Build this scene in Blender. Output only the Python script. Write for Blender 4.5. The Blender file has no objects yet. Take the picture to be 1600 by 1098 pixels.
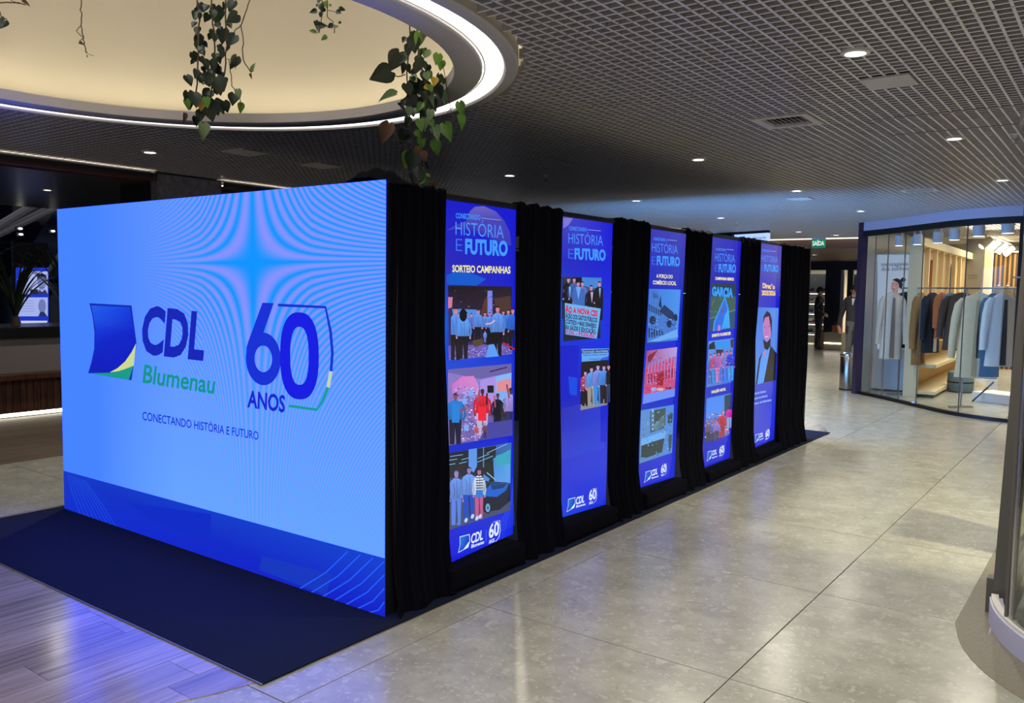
import bpy, bmesh, math, random
from mathutils import Vector, Matrix, Euler
S = bpy.context.scene
C = S.collection
PI = math.pi
rnd = random.Random(7)

# ------------------------------------------------------------------ camera, world, exposure
F = 1314.4                                             # focal length in pixels of a 1600 px wide frame
CP = Vector((2.700, -2.700, 1.5245))
RM = Matrix.Rotation(0.6346, 3, 'Z') @ Matrix.Rotation(PI / 2 - 0.0742, 3, 'X') @ Matrix.Rotation(0.0147, 3, 'Z')
cd = bpy.data.cameras.new('camera')
cd.sensor_fit = 'HORIZONTAL'; cd.sensor_width = 36.0; cd.lens = F / 1600 * 36.0
cd.clip_start = 0.05; cd.clip_end = 200
cam = bpy.data.objects.new('camera', cd); C.objects.link(cam)
cam.matrix_world = Matrix.Translation(CP) @ RM.to_4x4()
S.camera = cam
S.view_settings.view_transform = 'Standard'; S.view_settings.look = 'None'
S.view_settings.gamma = 1.0; S.view_settings.use_curve_mapping = False
S.view_settings.exposure = 0.0
w = bpy.data.worlds.new('world'); S.world = w; w.use_nodes = True
w.node_tree.nodes['Background'].inputs[0].default_value = (0.68, 0.72, 0.86, 1)
w.node_tree.nodes['Background'].inputs[1].default_value = 0.42
DOWN_W = 22.0                                          # watts of each ceiling downlight
DOWN_COL = (1.0, 0.93, 0.77)
RING_E = 3.2                                           # radiance of the ring diffuser
LED_E = 1.0                                            # radiance scale of the screens


def area(name, loc, size, power, col, rot=(0, 0, 0), parent=None, shape='DISK', size_y=None, spread=PI):
    l = bpy.data.lights.new(name, 'AREA'); l.shape = shape; l.size = size
    if size_y: l.size_y = size_y
    l.energy = power; l.color = col; l.spread = spread
    o = bpy.data.objects.new(name, l); C.objects.link(o); o.location = loc; o.rotation_euler = rot
    if parent: o.parent = parent
    return o


# light wells and shop ceilings
area('atrium_light', (-1.2, -0.45, 4.45), 1.8, 25, (1.0, 0.96, 0.88))
area('shop_light', (1.5, 11.8, 2.62), 2.0, 190, (1.0, 0.91, 0.76), shape='RECTANGLE', size_y=2.6)
area('shop_light', (1.6, 16.2, 2.62), 2.6, 190, (1.0, 0.90, 0.70), shape='RECTANGLE', size_y=3.0)
area('shop_light', (-3.6, 24.0, 2.35), 5.0, 280, (1.0, 0.88, 0.68), shape='RECTANGLE', size_y=2.0)
sl = bpy.data.lights.new('kiosk_spot', 'SPOT'); sl.energy = 420; sl.color = (1.0, 0.87, 0.56); sl.spot_size = math.radians(62); sl.spot_blend = 0.5; sl.shadow_soft_size = 0.05
so_ = bpy.data.objects.new('kiosk_spot', sl); C.objects.link(so_); so_.location = (3.75, 2.9, 2.45)
so_.rotation_euler = Vector((-2.15, 1.0, -2.45)).to_track_quat('-Z', 'Y').to_euler()

# ------------------------------------------------------------------ geometry of the picture: rays
def ray(px, py): return RM @ Vector(((px - 800) / F, -(py - 549) / F, -1.0))
def onZ(px, py, z=0.0):
    d = ray(px, py); return CP + d * ((z - CP.z) / d.z)
def onX(px, py, x=0.0):
    d = ray(px, py); return CP + d * ((x - CP.x) / d.x)
def onY(px, py, y=0.0):
    d = ray(px, py); return CP + d * ((y - CP.y) / d.y)
def onP(px, py, P):
    d = ray(px, py); P = Vector(P); n = Vector((P.x - CP.x, P.y - CP.y, 0))
    return CP + d * ((P - CP).dot(n) / d.dot(n))

# ------------------------------------------------------------------ materials
def lin(c): return c / 12.92 if c <= 0.04045 else ((c + 0.055) / 1.055) ** 2.4
def hx(h, a=1.0):
    h = h.lstrip('#'); return tuple(lin(int(h[i:i + 2], 16) / 255) for i in (0, 2, 4)) + (a,)


def mat(name, col, rough=0.5, metal=0.0, emis=None, es=1.0, noise=None, spec=0.5):
    m = bpy.data.materials.new(name); m.use_nodes = True
    nt = m.node_tree; b = nt.nodes['Principled BSDF']
    c = hx(col) if isinstance(col, str) else tuple(col) + (1,)
    b.inputs['Base Color'].default_value = c; b.inputs['Roughness'].default_value = rough
    b.inputs['Metallic'].default_value = metal; b.inputs['Specular IOR Level'].default_value = spec
    if emis is not None:
        b.inputs['Emission Color'].default_value = hx(emis) if isinstance(emis, str) else tuple(emis) + (1,)
        b.inputs['Emission Strength'].default_value = es
    if noise:                                          # (scale, amount): faint procedural mottling
        sc, am = noise
        tc = nt.nodes.new('ShaderNodeTexCoord'); n = nt.nodes.new('ShaderNodeTexNoise')
        n.inputs['Scale'].default_value = sc; n.inputs['Detail'].default_value = 4
        mr = nt.nodes.new('ShaderNodeMapRange'); mr.inputs[3].default_value = 1 - am; mr.inputs[4].default_value = 1 + am
        mx = nt.nodes.new('ShaderNodeVectorMath'); mx.operation = 'SCALE'
        nt.links.new(tc.outputs['Object'], n.inputs['Vector']); nt.links.new(n.outputs['Fac'], mr.inputs[0])
        mx.inputs[0].default_value = c[:3]; nt.links.new(mr.outputs[0], mx.inputs['Scale'])
        nt.links.new(mx.outputs[0], b.inputs['Base Color'])
    return m


def glass_mat(name, tint=(0.93, 0.97, 0.98), amount=1.0):
    m = bpy.data.materials.new(name); m.use_nodes = True; nt = m.node_tree
    for n in list(nt.nodes): nt.nodes.remove(n)
    out = nt.nodes.new('ShaderNodeOutputMaterial'); mix = nt.nodes.new('ShaderNodeMixShader')
    t = nt.nodes.new('ShaderNodeBsdfTransparent'); g = nt.nodes.new('ShaderNodeBsdfGlossy'); fr = nt.nodes.new('ShaderNodeFresnel')
    t.inputs[0].default_value = tint + (1,); g.inputs['Roughness'].default_value = 0.02; fr.inputs[0].default_value = 1.45
    ml = nt.nodes.new('ShaderNodeMath'); ml.operation = 'MULTIPLY'; ml.inputs[1].default_value = amount
    ge = nt.nodes.new('ShaderNodeNewGeometry'); fs = nt.nodes.new('ShaderNodeMath'); fs.operation = 'SUBTRACT'; fs.inputs[0].default_value = amount
    nt.links.new(ge.outputs['Backfacing'], fs.inputs[1]); fs.use_clamp = True          # one reflection per pane: only where light enters
    nt.links.new(fr.outputs[0], ml.inputs[0]); nt.links.new(fs.outputs[0], ml.inputs[1]); nt.links.new(ml.outputs[0], mix.inputs[0])
    nt.links.new(t.outputs[0], mix.inputs[1]); nt.links.new(g.outputs[0], mix.inputs[2]); nt.links.new(mix.outputs[0], out.inputs[0])
    return m


def print_mat(name, strength, rough, spec, blue=1.0):
    """flat lit print: colours come from the mesh's own colour attribute"""
    m = bpy.data.materials.new(name); m.use_nodes = True; nt = m.node_tree; b = nt.nodes['Principled BSDF']
    a = nt.nodes.new('ShaderNodeAttribute'); a.attribute_name = 'Col'
    b.inputs['Base Color'].default_value = (0.02, 0.02, 0.03, 1)
    b.inputs['Roughness'].default_value = rough; b.inputs['Specular IOR Level'].default_value = spec
    ml = nt.nodes.new('ShaderNodeVectorMath'); ml.operation = 'MULTIPLY'; ml.inputs[1].default_value = (1, 1, blue)
    nt.links.new(a.outputs['Color'], ml.inputs[0]); nt.links.new(ml.outputs[0], b.inputs['Emission Color']); b.inputs['Emission Strength'].default_value = strength
    return m


def stone_mat():
    m = bpy.data.materials.new('stone_tile'); m.use_nodes = True; nt = m.node_tree; b = nt.nodes['Principled BSDF']
    L = nt.links.new; tc = nt.nodes.new('ShaderNodeTexCoord'); oi = nt.nodes.new('ShaderNodeObjectInfo')
    ad = nt.nodes.new('ShaderNodeVectorMath'); ad.operation = 'ADD'
    cx = nt.nodes.new('ShaderNodeVectorMath'); cx.operation = 'SCALE'; cx.inputs[0].default_value = (37, 91, 53)
    L(oi.outputs['Random'], cx.inputs['Scale']); L(tc.outputs['Object'], ad.inputs[0]); L(cx.outputs[0], ad.inputs[1])
    n1 = nt.nodes.new('ShaderNodeTexNoise'); n1.inputs['Scale'].default_value = 5; n1.inputs['Detail'].default_value = 8; n1.inputs['Roughness'].default_value = 0.65
    L(ad.outputs[0], n1.inputs['Vector'])
    r1 = nt.nodes.new('ShaderNodeValToRGB'); L(n1.outputs['Fac'], r1.inputs[0])
    r1.color_ramp.elements[0].position = 0.30; r1.color_ramp.elements[0].color = (0.325, 0.316, 0.268, 1)
    r1.color_ramp.elements[1].position = 0.72; r1.color_ramp.elements[1].color = (0.49, 0.48, 0.415, 1)
    # pale chips of stone: warped voronoi cells, only some of them
    n2 = nt.nodes.new('ShaderNodeTexNoise'); n2.inputs['Scale'].default_value = 14; n2.inputs['Detail'].default_value = 3; L(ad.outputs[0], n2.inputs['Vector'])
    wv = nt.nodes.new('ShaderNodeVectorMath'); wv.operation = 'SCALE'; wv.inputs['Scale'].default_value = 0.09; L(n2.outputs['Color'], wv.inputs[0])
    a2 = nt.nodes.new('ShaderNodeVectorMath'); a2.operation = 'ADD'; L(ad.outputs[0], a2.inputs[0]); L(wv.outputs[0], a2.inputs[1])
    prev = r1.outputs[0]
    for sc, rad, thr, col, fac in ((9.0, 0.30, 0.78, (0.56, 0.545, 0.49, 1), 0.45), (21.0, 0.33, 0.68, (0.56, 0.55, 0.50, 1), 0.42), (48.0, 0.34, 0.66, (0.62, 0.60, 0.54, 1), 0.45), (26.0, 0.30, 0.78, (0.27, 0.26, 0.235, 1), 0.32)):
        v = nt.nodes.new('ShaderNodeTexVoronoi'); v.inputs['Scale'].default_value = sc; L(a2.outputs[0], v.inputs['Vector'])
        lt = nt.nodes.new('ShaderNodeMath'); lt.operation = 'LESS_THAN'; lt.inputs[1].default_value = rad; L(v.outputs['Distance'], lt.inputs[0])
        sp = nt.nodes.new('ShaderNodeSeparateColor'); L(v.outputs['Color'], sp.inputs[0])
        gt = nt.nodes.new('ShaderNodeMath'); gt.operation = 'GREATER_THAN'; gt.inputs[1].default_value = thr; L(sp.outputs[0], gt.inputs[0])
        mu = nt.nodes.new('ShaderNodeMath'); mu.operation = 'MULTIPLY'; L(lt.outputs[0], mu.inputs[0]); L(gt.outputs[0], mu.inputs[1])
        m2 = nt.nodes.new('ShaderNodeMath'); m2.operation = 'MULTIPLY'; m2.inputs[1].default_value = fac; L(mu.outputs[0], m2.inputs[0])
        mx = nt.nodes.new('ShaderNodeMix'); mx.data_type = 'RGBA'; L(m2.outputs[0], mx.inputs['Factor']); L(prev, mx.inputs['A']); mx.inputs['B'].default_value = col
        prev = mx.outputs['Result']
    L(prev, b.inputs['Base Color']); b.inputs['Roughness'].default_value = 0.24; b.inputs['Specular IOR Level'].default_value = 0.62
    return m


def wood_mat(name, c0, c1, axis='y', rough=0.45, sc=1.0, spec=0.5):
    m = bpy.data.materials.new(name); m.use_nodes = True; nt = m.node_tree; b = nt.nodes['Principled BSDF']; L = nt.links.new
    tc = nt.nodes.new('ShaderNodeTexCoord'); mp = nt.nodes.new('ShaderNodeMapping'); oi = nt.nodes.new('ShaderNodeObjectInfo')
    s = {'x': (1.2, 26, 26), 'y': (26, 1.2, 26), 'z': (26, 26, 1.2)}[axis]; mp.inputs['Scale'].default_value = [k * sc for k in s]
    ad = nt.nodes.new('ShaderNodeVectorMath'); ad.operation = 'ADD'; cx = nt.nodes.new('ShaderNodeVectorMath'); cx.operation = 'SCALE'
    cx.inputs[0].default_value = (31, 17, 77); L(oi.outputs['Random'], cx.inputs['Scale'])
    L(tc.outputs['Object'], mp.inputs[0]); L(mp.outputs[0], ad.inputs[0]); L(cx.outputs[0], ad.inputs[1])
    n = nt.nodes.new('ShaderNodeTexNoise'); n.inputs['Scale'].default_value = 1.6; n.inputs['Detail'].default_value = 7; n.inputs['Distortion'].default_value = 0.7
    L(ad.outputs[0], n.inputs['Vector']); r = nt.nodes.new('ShaderNodeValToRGB'); L(n.outputs['Fac'], r.inputs[0])
    r.color_ramp.elements[0].position = 0.30; r.color_ramp.elements[0].color = hx(c0); r.color_ramp.elements[1].position = 0.68; r.color_ramp.elements[1].color = hx(c1)
    hs = nt.nodes.new('ShaderNodeHueSaturation'); mr = nt.nodes.new('ShaderNodeMapRange'); mr.inputs[3].default_value = 0.78; mr.inputs[4].default_value = 1.18
    L(oi.outputs['Random'], mr.inputs[0]); L(mr.outputs[0], hs.inputs['Value']); L(r.outputs[0], hs.inputs['Color']); L(hs.outputs[0], b.inputs['Base Color'])
    b.inputs['Roughness'].default_value = rough; b.inputs['Specular IOR Level'].default_value = spec
    return m


M = dict(
    stone=stone_mat(), plank=wood_mat('wood_plank', '#857a74', '#b3a7a0', 'y', 0.17, 1.0, 0.95), plank_dark=wood_mat('wood_plank_dark', '#5a4a3e', '#7e6a58'),
    slat=wood_mat('wood_slat', '#3f2620', '#6b4638', 'z'), grout=mat('grout', '#5c564c', 0.9), border=mat('dark_granite', '#7d776a', 0.5, noise=(60, 0.35)),
    carpet=mat('carpet', (0.008, 0.012, 0.036), 0.95, noise=(220, 0.5), spec=0.15), black_cloth=mat('black_cloth', (0.0032, 0.0036, 0.0075), 0.95, spec=0.06),
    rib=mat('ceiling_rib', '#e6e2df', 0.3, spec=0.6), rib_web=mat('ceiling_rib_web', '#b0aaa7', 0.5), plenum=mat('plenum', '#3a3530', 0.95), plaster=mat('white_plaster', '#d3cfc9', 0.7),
    ring=mat('ring_paint', '#c4bfba', 0.6), cream=mat('cream_wall', '#cfc6b2', 0.8, noise=(2.0, 0.05)), ring_light=mat('ring_diffuser', '#ffffff', 0.5, emis=(1.0, 0.97, 0.93), es=RING_E),
    cove=mat('cove_strip', '#ffffff', 0.5, emis=(1.0, 0.84, 0.42), es=3.2), lens=mat('lamp_lens', '#ffffff', 0.4, emis=(1.0, 0.97, 0.86), es=9.0),
    trim=mat('lamp_trim', '#e5e2d8', 0.4), grey_metal=mat('grey_metal', '#8a8783', 0.38, 0.55), dark_metal=mat('dark_metal', '#17161b', 0.4, 0.3), black=mat('matte_black', (0.008, 0.008, 0.011), 0.6),
    post=mat('post_grey', '#66635f', 0.5), chrome=mat('chrome', '#c9c9cc', 0.18, 1.0), steel=mat('brushed_steel', '#a8a49e', 0.24, 1.0), white=mat('white_paint', '#e9e6e2', 0.45), lav=mat('pale_fascia', '#c6c6e4', 0.5),
    soffit=mat('soffit', '#352e30', 0.35, noise=(3, 0.2)), brown=mat('brown_fascia', '#5b4235', 0.5, noise=(3, 0.12)), red_brown=mat('red_brown_band', '#5a3a38', 0.45), cladding=wood_mat('grey_cladding', '#858086', '#a8a3a8', 'x', 0.2, 0.35),
    dark_glass=mat('dark_glazing', (0.004, 0.005, 0.012), 0.08), ledge=mat('dark_ledge', '#1d1c1f', 0.35, noise=(30, 0.5)), planter=mat('planter_wall', '#8c8585', 0.6),
    strip=mat('floor_strip', '#ffffff', 0.5, emis=(1.0, 0.93, 0.78), es=5.0), glass=glass_mat('shop_glass'), glass2=glass_mat('kiosk_glass', (0.90, 0.93, 0.92)),
    leaf=mat('leaf_shaded', '#162c1e', 0.35, noise=(18, 0.3)), leaf2=mat('leaf_lit', '#5d8a2c', 0.4, noise=(18, 0.25)), leaf3=mat('leaf_yellow', '#cfa726', 0.45), leaf_pal=mat('leaf_pale', '#7e9a6a', 0.45),  # first two leaf tones: backlit shade and lit green put into the colour
    leaf_dry=mat('leaf_dry', '#6a4a36', 0.7), stem=mat('vine_stem', '#4a3c2a', 0.7), frond=mat('frond', '#2c3a22', 0.4), printm=print_mat('lit_print', LED_E, 0.12, 0.22), screenm=print_mat('screen_print', LED_E, 0.6, 0.1), paper=None,
    skin=mat('skin', '#b98a70', 0.55), suit=mat('black_suit', '#0d0d10', 0.8), sweater=mat('grey_sweater', '#3a383b', 0.9), trousers=mat('grey_trousers', '#6e6a66', 0.85), hair=mat('dark_hair', '#1b1512', 0.7), shirt=mat('white_shirt', '#dcdad6', 0.7),
    shoe=mat('shoe_black', '#111114', 0.4), beige=mat('beige_wall', '#c9bda6', 0.7), oak=wood_mat('pale_oak', '#b08a55', '#d8b47c', 'z', 0.5), timber=mat('cream_timber', '#e2cfa6', 0.55), crate=mat('beige_crate', '#a3947a', 0.7), card=mat('cardboard', '#9c7646', 0.8),
    orange=mat('orange_bag', '#b8643a', 0.6), green_sign=mat('exit_green', '#0f7f5a', 0.4, emis='#0c7a58', es=0.7), white_e=mat('sign_white', '#ffffff', 0.4, emis='#e8f4ee', es=0.9), sign_face=mat('sign_face', '#dfe6f6', 0.4, emis=(0.36, 0.50, 0.92), es=1.0),
    grey_text=mat('grey_lettering', '#6a6870', 0.5), lampshade=mat('lamp_shell', '#e3e7f2', 0.45), gold=mat('oak_slats', '#b98a3c', 0.5), red=mat('red_sign', '#8c1626', 0.5, emis='#7a0f22', es=0.6), cyan=mat('cyan_strip', '#2b8cff', 0.4, emis='#2288ff', es=1.2))


def screen_base_mat(name='led_screen', blue=3.4, strength=1.0):
    """what the screen shows behind its lettering: pale blue, with camera moire bands painted into the emission"""
    m = bpy.data.materials.new(name); m.use_nodes = True; nt = m.node_tree; b = nt.nodes['Principled BSDF']; L = nt.links.new
    tc = nt.nodes.new('ShaderNodeTexCoord'); sp = nt.nodes.new('ShaderNodeSeparateXYZ'); L(tc.outputs['Object'], sp.inputs[0])
    def mth(op, a, c=None, d=None):
        n = nt.nodes.new('ShaderNodeMath'); n.operation = op
        for i, v in enumerate((a, c, d)):
            if v is None: continue
            if isinstance(v, (int, float)): n.inputs[i].default_value = v
            else: L(v, n.inputs[i])
        return n.outputs[0]
    x = mth('SUBTRACT', sp.outputs['X'], 0.552); z = mth('SUBTRACT', sp.outputs['Z'], 1.64)
    den = mth('ADD', 1.0, mth('MULTIPLY', mth('ABSOLUTE', z), 0.25))
    kx = mth('ADD', 28 * 2 * PI, mth('MULTIPLY', mth('MINIMUM', mth('MULTIPLY', mth('ABSOLUTE', x), 2.2), 1.0), 30 * 2 * PI))
    ph = mth('DIVIDE', mth('MULTIPLY', mth('MULTIPLY', x, z), kx), den)
    s = mth('SUBTRACT', 0.0, mth('COSINE', ph))
    amp = nt.nodes.new('ShaderNodeMapRange'); amp.interpolation_type = 'SMOOTHSTEP'
    amp.inputs[1].default_value = -1.35; amp.inputs[2].default_value = -0.25; amp.inputs[3].default_value = 0.0; amp.inputs[4].default_value = 0.5; L(x, amp.inputs[0])
    low = nt.nodes.new('ShaderNodeMapRange'); low.inputs[1].default_value = -1.6; low.inputs[2].default_value = -0.3; low.inputs[3].default_value = 0.40; low.inputs[4].default_value = 1.0; L(z, low.inputs[0])
    fac = mth('ADD', 0.5, mth('MULTIPLY', mth('MULTIPLY', s, amp.outputs[0]), low.outputs[0]))
    mx = nt.nodes.new('ShaderNodeMix'); mx.data_type = 'RGBA'; L(fac, mx.inputs['Factor'])
    mx.inputs['A'].default_value = hx('#0393ff'); mx.inputs['B'].default_value = hx('#8592ff')
    # left: flat medium blue ; lower right: paler
    gl = nt.nodes.new('ShaderNodeMapRange'); gl.inputs[1].default_value = -1.6; gl.inputs[2].default_value = -0.7; L(x, gl.inputs[0])
    m2 = nt.nodes.new('ShaderNodeMix'); m2.data_type = 'RGBA'; L(gl.outputs[0], m2.inputs['Factor']); m2.inputs['A'].default_value = hx('#4484fa'); L(mx.outputs['Result'], m2.inputs['B'])
    pl = nt.nodes.new('ShaderNodeMapRange'); pl.inputs[1].default_value = -0.2; pl.inputs[2].default_value = -1.5; pl.inputs[3].default_value = 0; pl.inputs[4].default_value = 0.55; L(z, pl.inputs[0])
    m3 = nt.nodes.new('ShaderNodeMix'); m3.data_type = 'RGBA'; L(mth('MULTIPLY', pl.outputs[0], gl.outputs[0]), m3.inputs['Factor']); L(m2.outputs['Result'], m3.inputs['A']); m3.inputs['B'].default_value = hx('#6db4ff')
    b.inputs['Base Color'].default_value = (0.01, 0.01, 0.015, 1); b.inputs['Roughness'].default_value = 0.6; b.inputs['Specular IOR Level'].default_value = 0.1
    bo = nt.nodes.new('ShaderNodeVectorMath'); bo.operation = 'MULTIPLY'; bo.inputs[1].default_value = (1.0, 1.0, blue)
    L(m3.outputs['Result'], bo.inputs[0]); L(bo.outputs[0], b.inputs['Emission Color']); b.inputs['Emission Strength'].default_value = strength
    return m


M['bandm'] = print_mat('screen_band', 1.0, 0.6, 0.1, 1.2)
M['screen'] = screen_base_mat()
M['screen2'] = mat('led_screen_rear', (0.01, 0.01, 0.015), 0.6, emis=(0.15, 0.42, 1.0), es=6.0)

# ------------------------------------------------------------------ mesh builder
class MB:
    def __init__(s): s.v = []; s.f = []; s.mi = []; s.k = 0
    def add(s, vs, fs):
        n = len(s.v); s.v += [Vector(v) for v in vs]; s.f += [[i + n for i in f] for f in fs]; s.mi += [s.k] * len(fs); return s
    def box(s, c, d, rz=0.0, rot=None):
        R = rot if rot is not None else Matrix.Rotation(rz, 3, 'Z'); c = Vector(c)
        vs = [c + R @ Vector((sx * d[0] / 2, sy * d[1] / 2, sz * d[2] / 2)) for sz in (-1, 1) for sy in (-1, 1) for sx in (-1, 1)]
        return s.add(vs, [(0, 2, 3, 1), (4, 5, 7, 6), (0, 1, 5, 4), (2, 6, 7, 3), (0, 4, 6, 2), (1, 3, 7, 5)])
    def bb(s, a, b): return s.box([(a[i] + b[i]) / 2 for i in range(3)], [abs(b[i] - a[i]) for i in range(3)])
    def bevbox(s, c, d, bv=0.01, rz=0.0):
        bm = bmesh.new(); bmesh.ops.create_cube(bm, size=1); bmesh.ops.scale(bm, vec=d, verts=bm.verts)
        bmesh.ops.bevel(bm, geom=bm.edges[:], offset=min(bv, min(d) * 0.45), segments=2, affect='EDGES', profile=0.6)
        R = Matrix.Rotation(rz, 3, 'Z'); bm.verts.index_update()
        s.add([R @ v.co + Vector(c) for v in bm.verts], [[v.index for v in f.verts] for f in bm.faces]); bm.free(); return s
    def tube(s, pts, r, n=8, cap=True):
        pts = [Vector(p) for p in pts]; rs = r if isinstance(r, (list, tuple)) else [r] * len(pts); base = len(s.v); u = None
        for i, p in enumerate(pts):
            t = (pts[min(i + 1, len(pts) - 1)] - pts[max(i - 1, 0)]).normalized()
            if u is None: u = t.orthogonal().normalized()
            u = (u - t * u.dot(t)); u = u.normalized() if u.length > 1e-6 else t.orthogonal().normalized(); b = t.cross(u)
            s.v += [p + (u * math.cos(2 * PI * k / n) + b * math.sin(2 * PI * k / n)) * rs[i] for k in range(n)]
        for i in range(len(pts) - 1):
            for k in range(n):
                a = base + i * n + k; c = base + i * n + (k + 1) % n; s.f.append([a, c, c + n, a + n]); s.mi.append(s.k)
        if cap:
            s.f.append([base + k for k in range(n)][::-1]); s.f.append([base + (len(pts) - 1) * n + k for k in range(n)]); s.mi += [s.k] * 2
        return s
    def lathe(s, prof, c=(0, 0, 0), n=24, a0=0.0, a1=2 * PI, closed=False):
        full = abs(a1 - a0 - 2 * PI) < 1e-6; m = n if full else n + 1; base = len(s.v); P = len(prof)
        for i in range(m):
            a = a0 + (a1 - a0) * i / n
            s.v += [Vector((c[0] + r * math.cos(a), c[1] + r * math.sin(a), c[2] + z)) for r, z in prof]
        for i in range(n):
            j = (i + 1) % m
            for k in range(P if closed else P - 1):
                k2 = (k + 1) % P; s.f.append([base + i * P + k, base + j * P + k, base + j * P + k2, base + i * P + k2]); s.mi.append(s.k)
        return s
    def prism(s, poly, z0, z1):
        n = len(poly); return s.add([(x, y, z0) for x, y in poly] + [(x, y, z1) for x, y in poly], [list(range(n))[::-1], list(range(n, 2 * n))] + [[i, (i + 1) % n, (i + 1) % n + n, i + n] for i in range(n)])
    def grid(s, rows):
        n = len(rows[0]); base = len(s.v)
        for r in rows: s.v += [Vector(p) for p in r]
        for i in range(len(rows) - 1):
            for k in range(n - 1):
                a = base + i * n + k; s.f.append([a, a + 1, a + n + 1, a + n]); s.mi.append(s.k)
        return s
    def ball(s, c, r, n=10, m=7):
        rr = r if isinstance(r, (list, tuple)) else (r, r, r); c = Vector(c); vs = []; fs = []
        for i in range(m + 1):
            th = PI * i / m
            for k in range(n):
                ph = 2 * PI * k / n; vs.append(c + Vector((rr[0] * math.sin(th) * math.cos(ph), rr[1] * math.sin(th) * math.sin(ph), rr[2] * math.cos(th))))
        for i in range(m):
            for k in range(n): fs.append([i * n + k, (i + 1) * n + k, (i + 1) * n + (k + 1) % n, i * n + (k + 1) % n])
        return s.add(vs, fs)
    def mesh(s, name, ms, off=Vector()):
        me = bpy.data.meshes.new(name); me.from_pydata([v - off for v in s.v], [], s.f)
        for m in (ms if isinstance(ms, (list, tuple)) else [ms]): me.materials.append(m)
        me.polygons.foreach_set('material_index', s.mi)
        me.validate(); me.update(); return me
    def build(s, name, ms, parent=None, smooth=False, world=True):
        off = wloc(parent) if (parent and world) else Vector()
        me = s.mesh(name, ms, off)
        if smooth: smooth_mesh(me)
        return link(name, me, parent)


def smooth_mesh(me, ang=40):
    me.polygons.foreach_set('use_smooth', [True] * len(me.polygons))
    try: me.set_sharp_from_angle(angle=math.radians(ang))
    except Exception: pass


def wloc(o):
    p = Vector()
    while o: p += o.location; o = o.parent
    return p


def link(name, data, parent=None, loc=None):
    o = bpy.data.objects.new(name, data); C.objects.link(o)
    if parent: o.parent = parent
    if loc is not None: o.location = loc
    return o


def tag(o, label=None, cat=None, group=None, kind=None):
    if label: o['label'] = label
    if cat: o['category'] = cat
    if group: o['group'] = group
    if kind: o['kind'] = kind
    return o


def thing(name, label, cat, loc=(0, 0, 0), group=None): return tag(link(name, None, None, loc), label, cat, group)
def struct(o, label=None): return tag(o, label, None, None, 'structure')


def copy_tree(o, parent=None, loc=None, label=None):
    c = o.copy(); C.objects.link(c)
    if parent: c.parent = parent
    if loc is not None: c.location = loc
    if label: c['label'] = label
    for ch in list(o.children): copy_tree(ch, c)
    return c


# ------------------------------------------------------------------ flat prints (screens, banners, signs, posters)
_txt = {}
def text_mesh(t, bold, shear):
    key = (t, bold, shear)
    if key not in _txt:
        cu = bpy.data.curves.new('lettering', 'FONT'); cu.body = t; cu.size = 1; cu.offset = bold; cu.shear = shear; cu.resolution_u = 3
        ob = bpy.data.objects.new('lettering', cu); C.objects.link(ob)
        dg = bpy.context.evaluated_depsgraph_get(); me = bpy.data.meshes.new_from_object(ob.evaluated_get(dg))
        v = [(p.co.x, p.co.y) for p in me.vertices]; f = [list(p.vertices) for p in me.polygons]
        bpy.data.objects.remove(ob); bpy.data.curves.remove(cu); bpy.data.meshes.remove(me)
        x0 = min(p[0] for p in v); x1 = max(p[0] for p in v)
        _txt[key] = ([((x - x0) / (x1 - x0), y / 0.70) for x, y in v], f)      # width 0..1, capital height 1
    return _txt[key]


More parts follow.
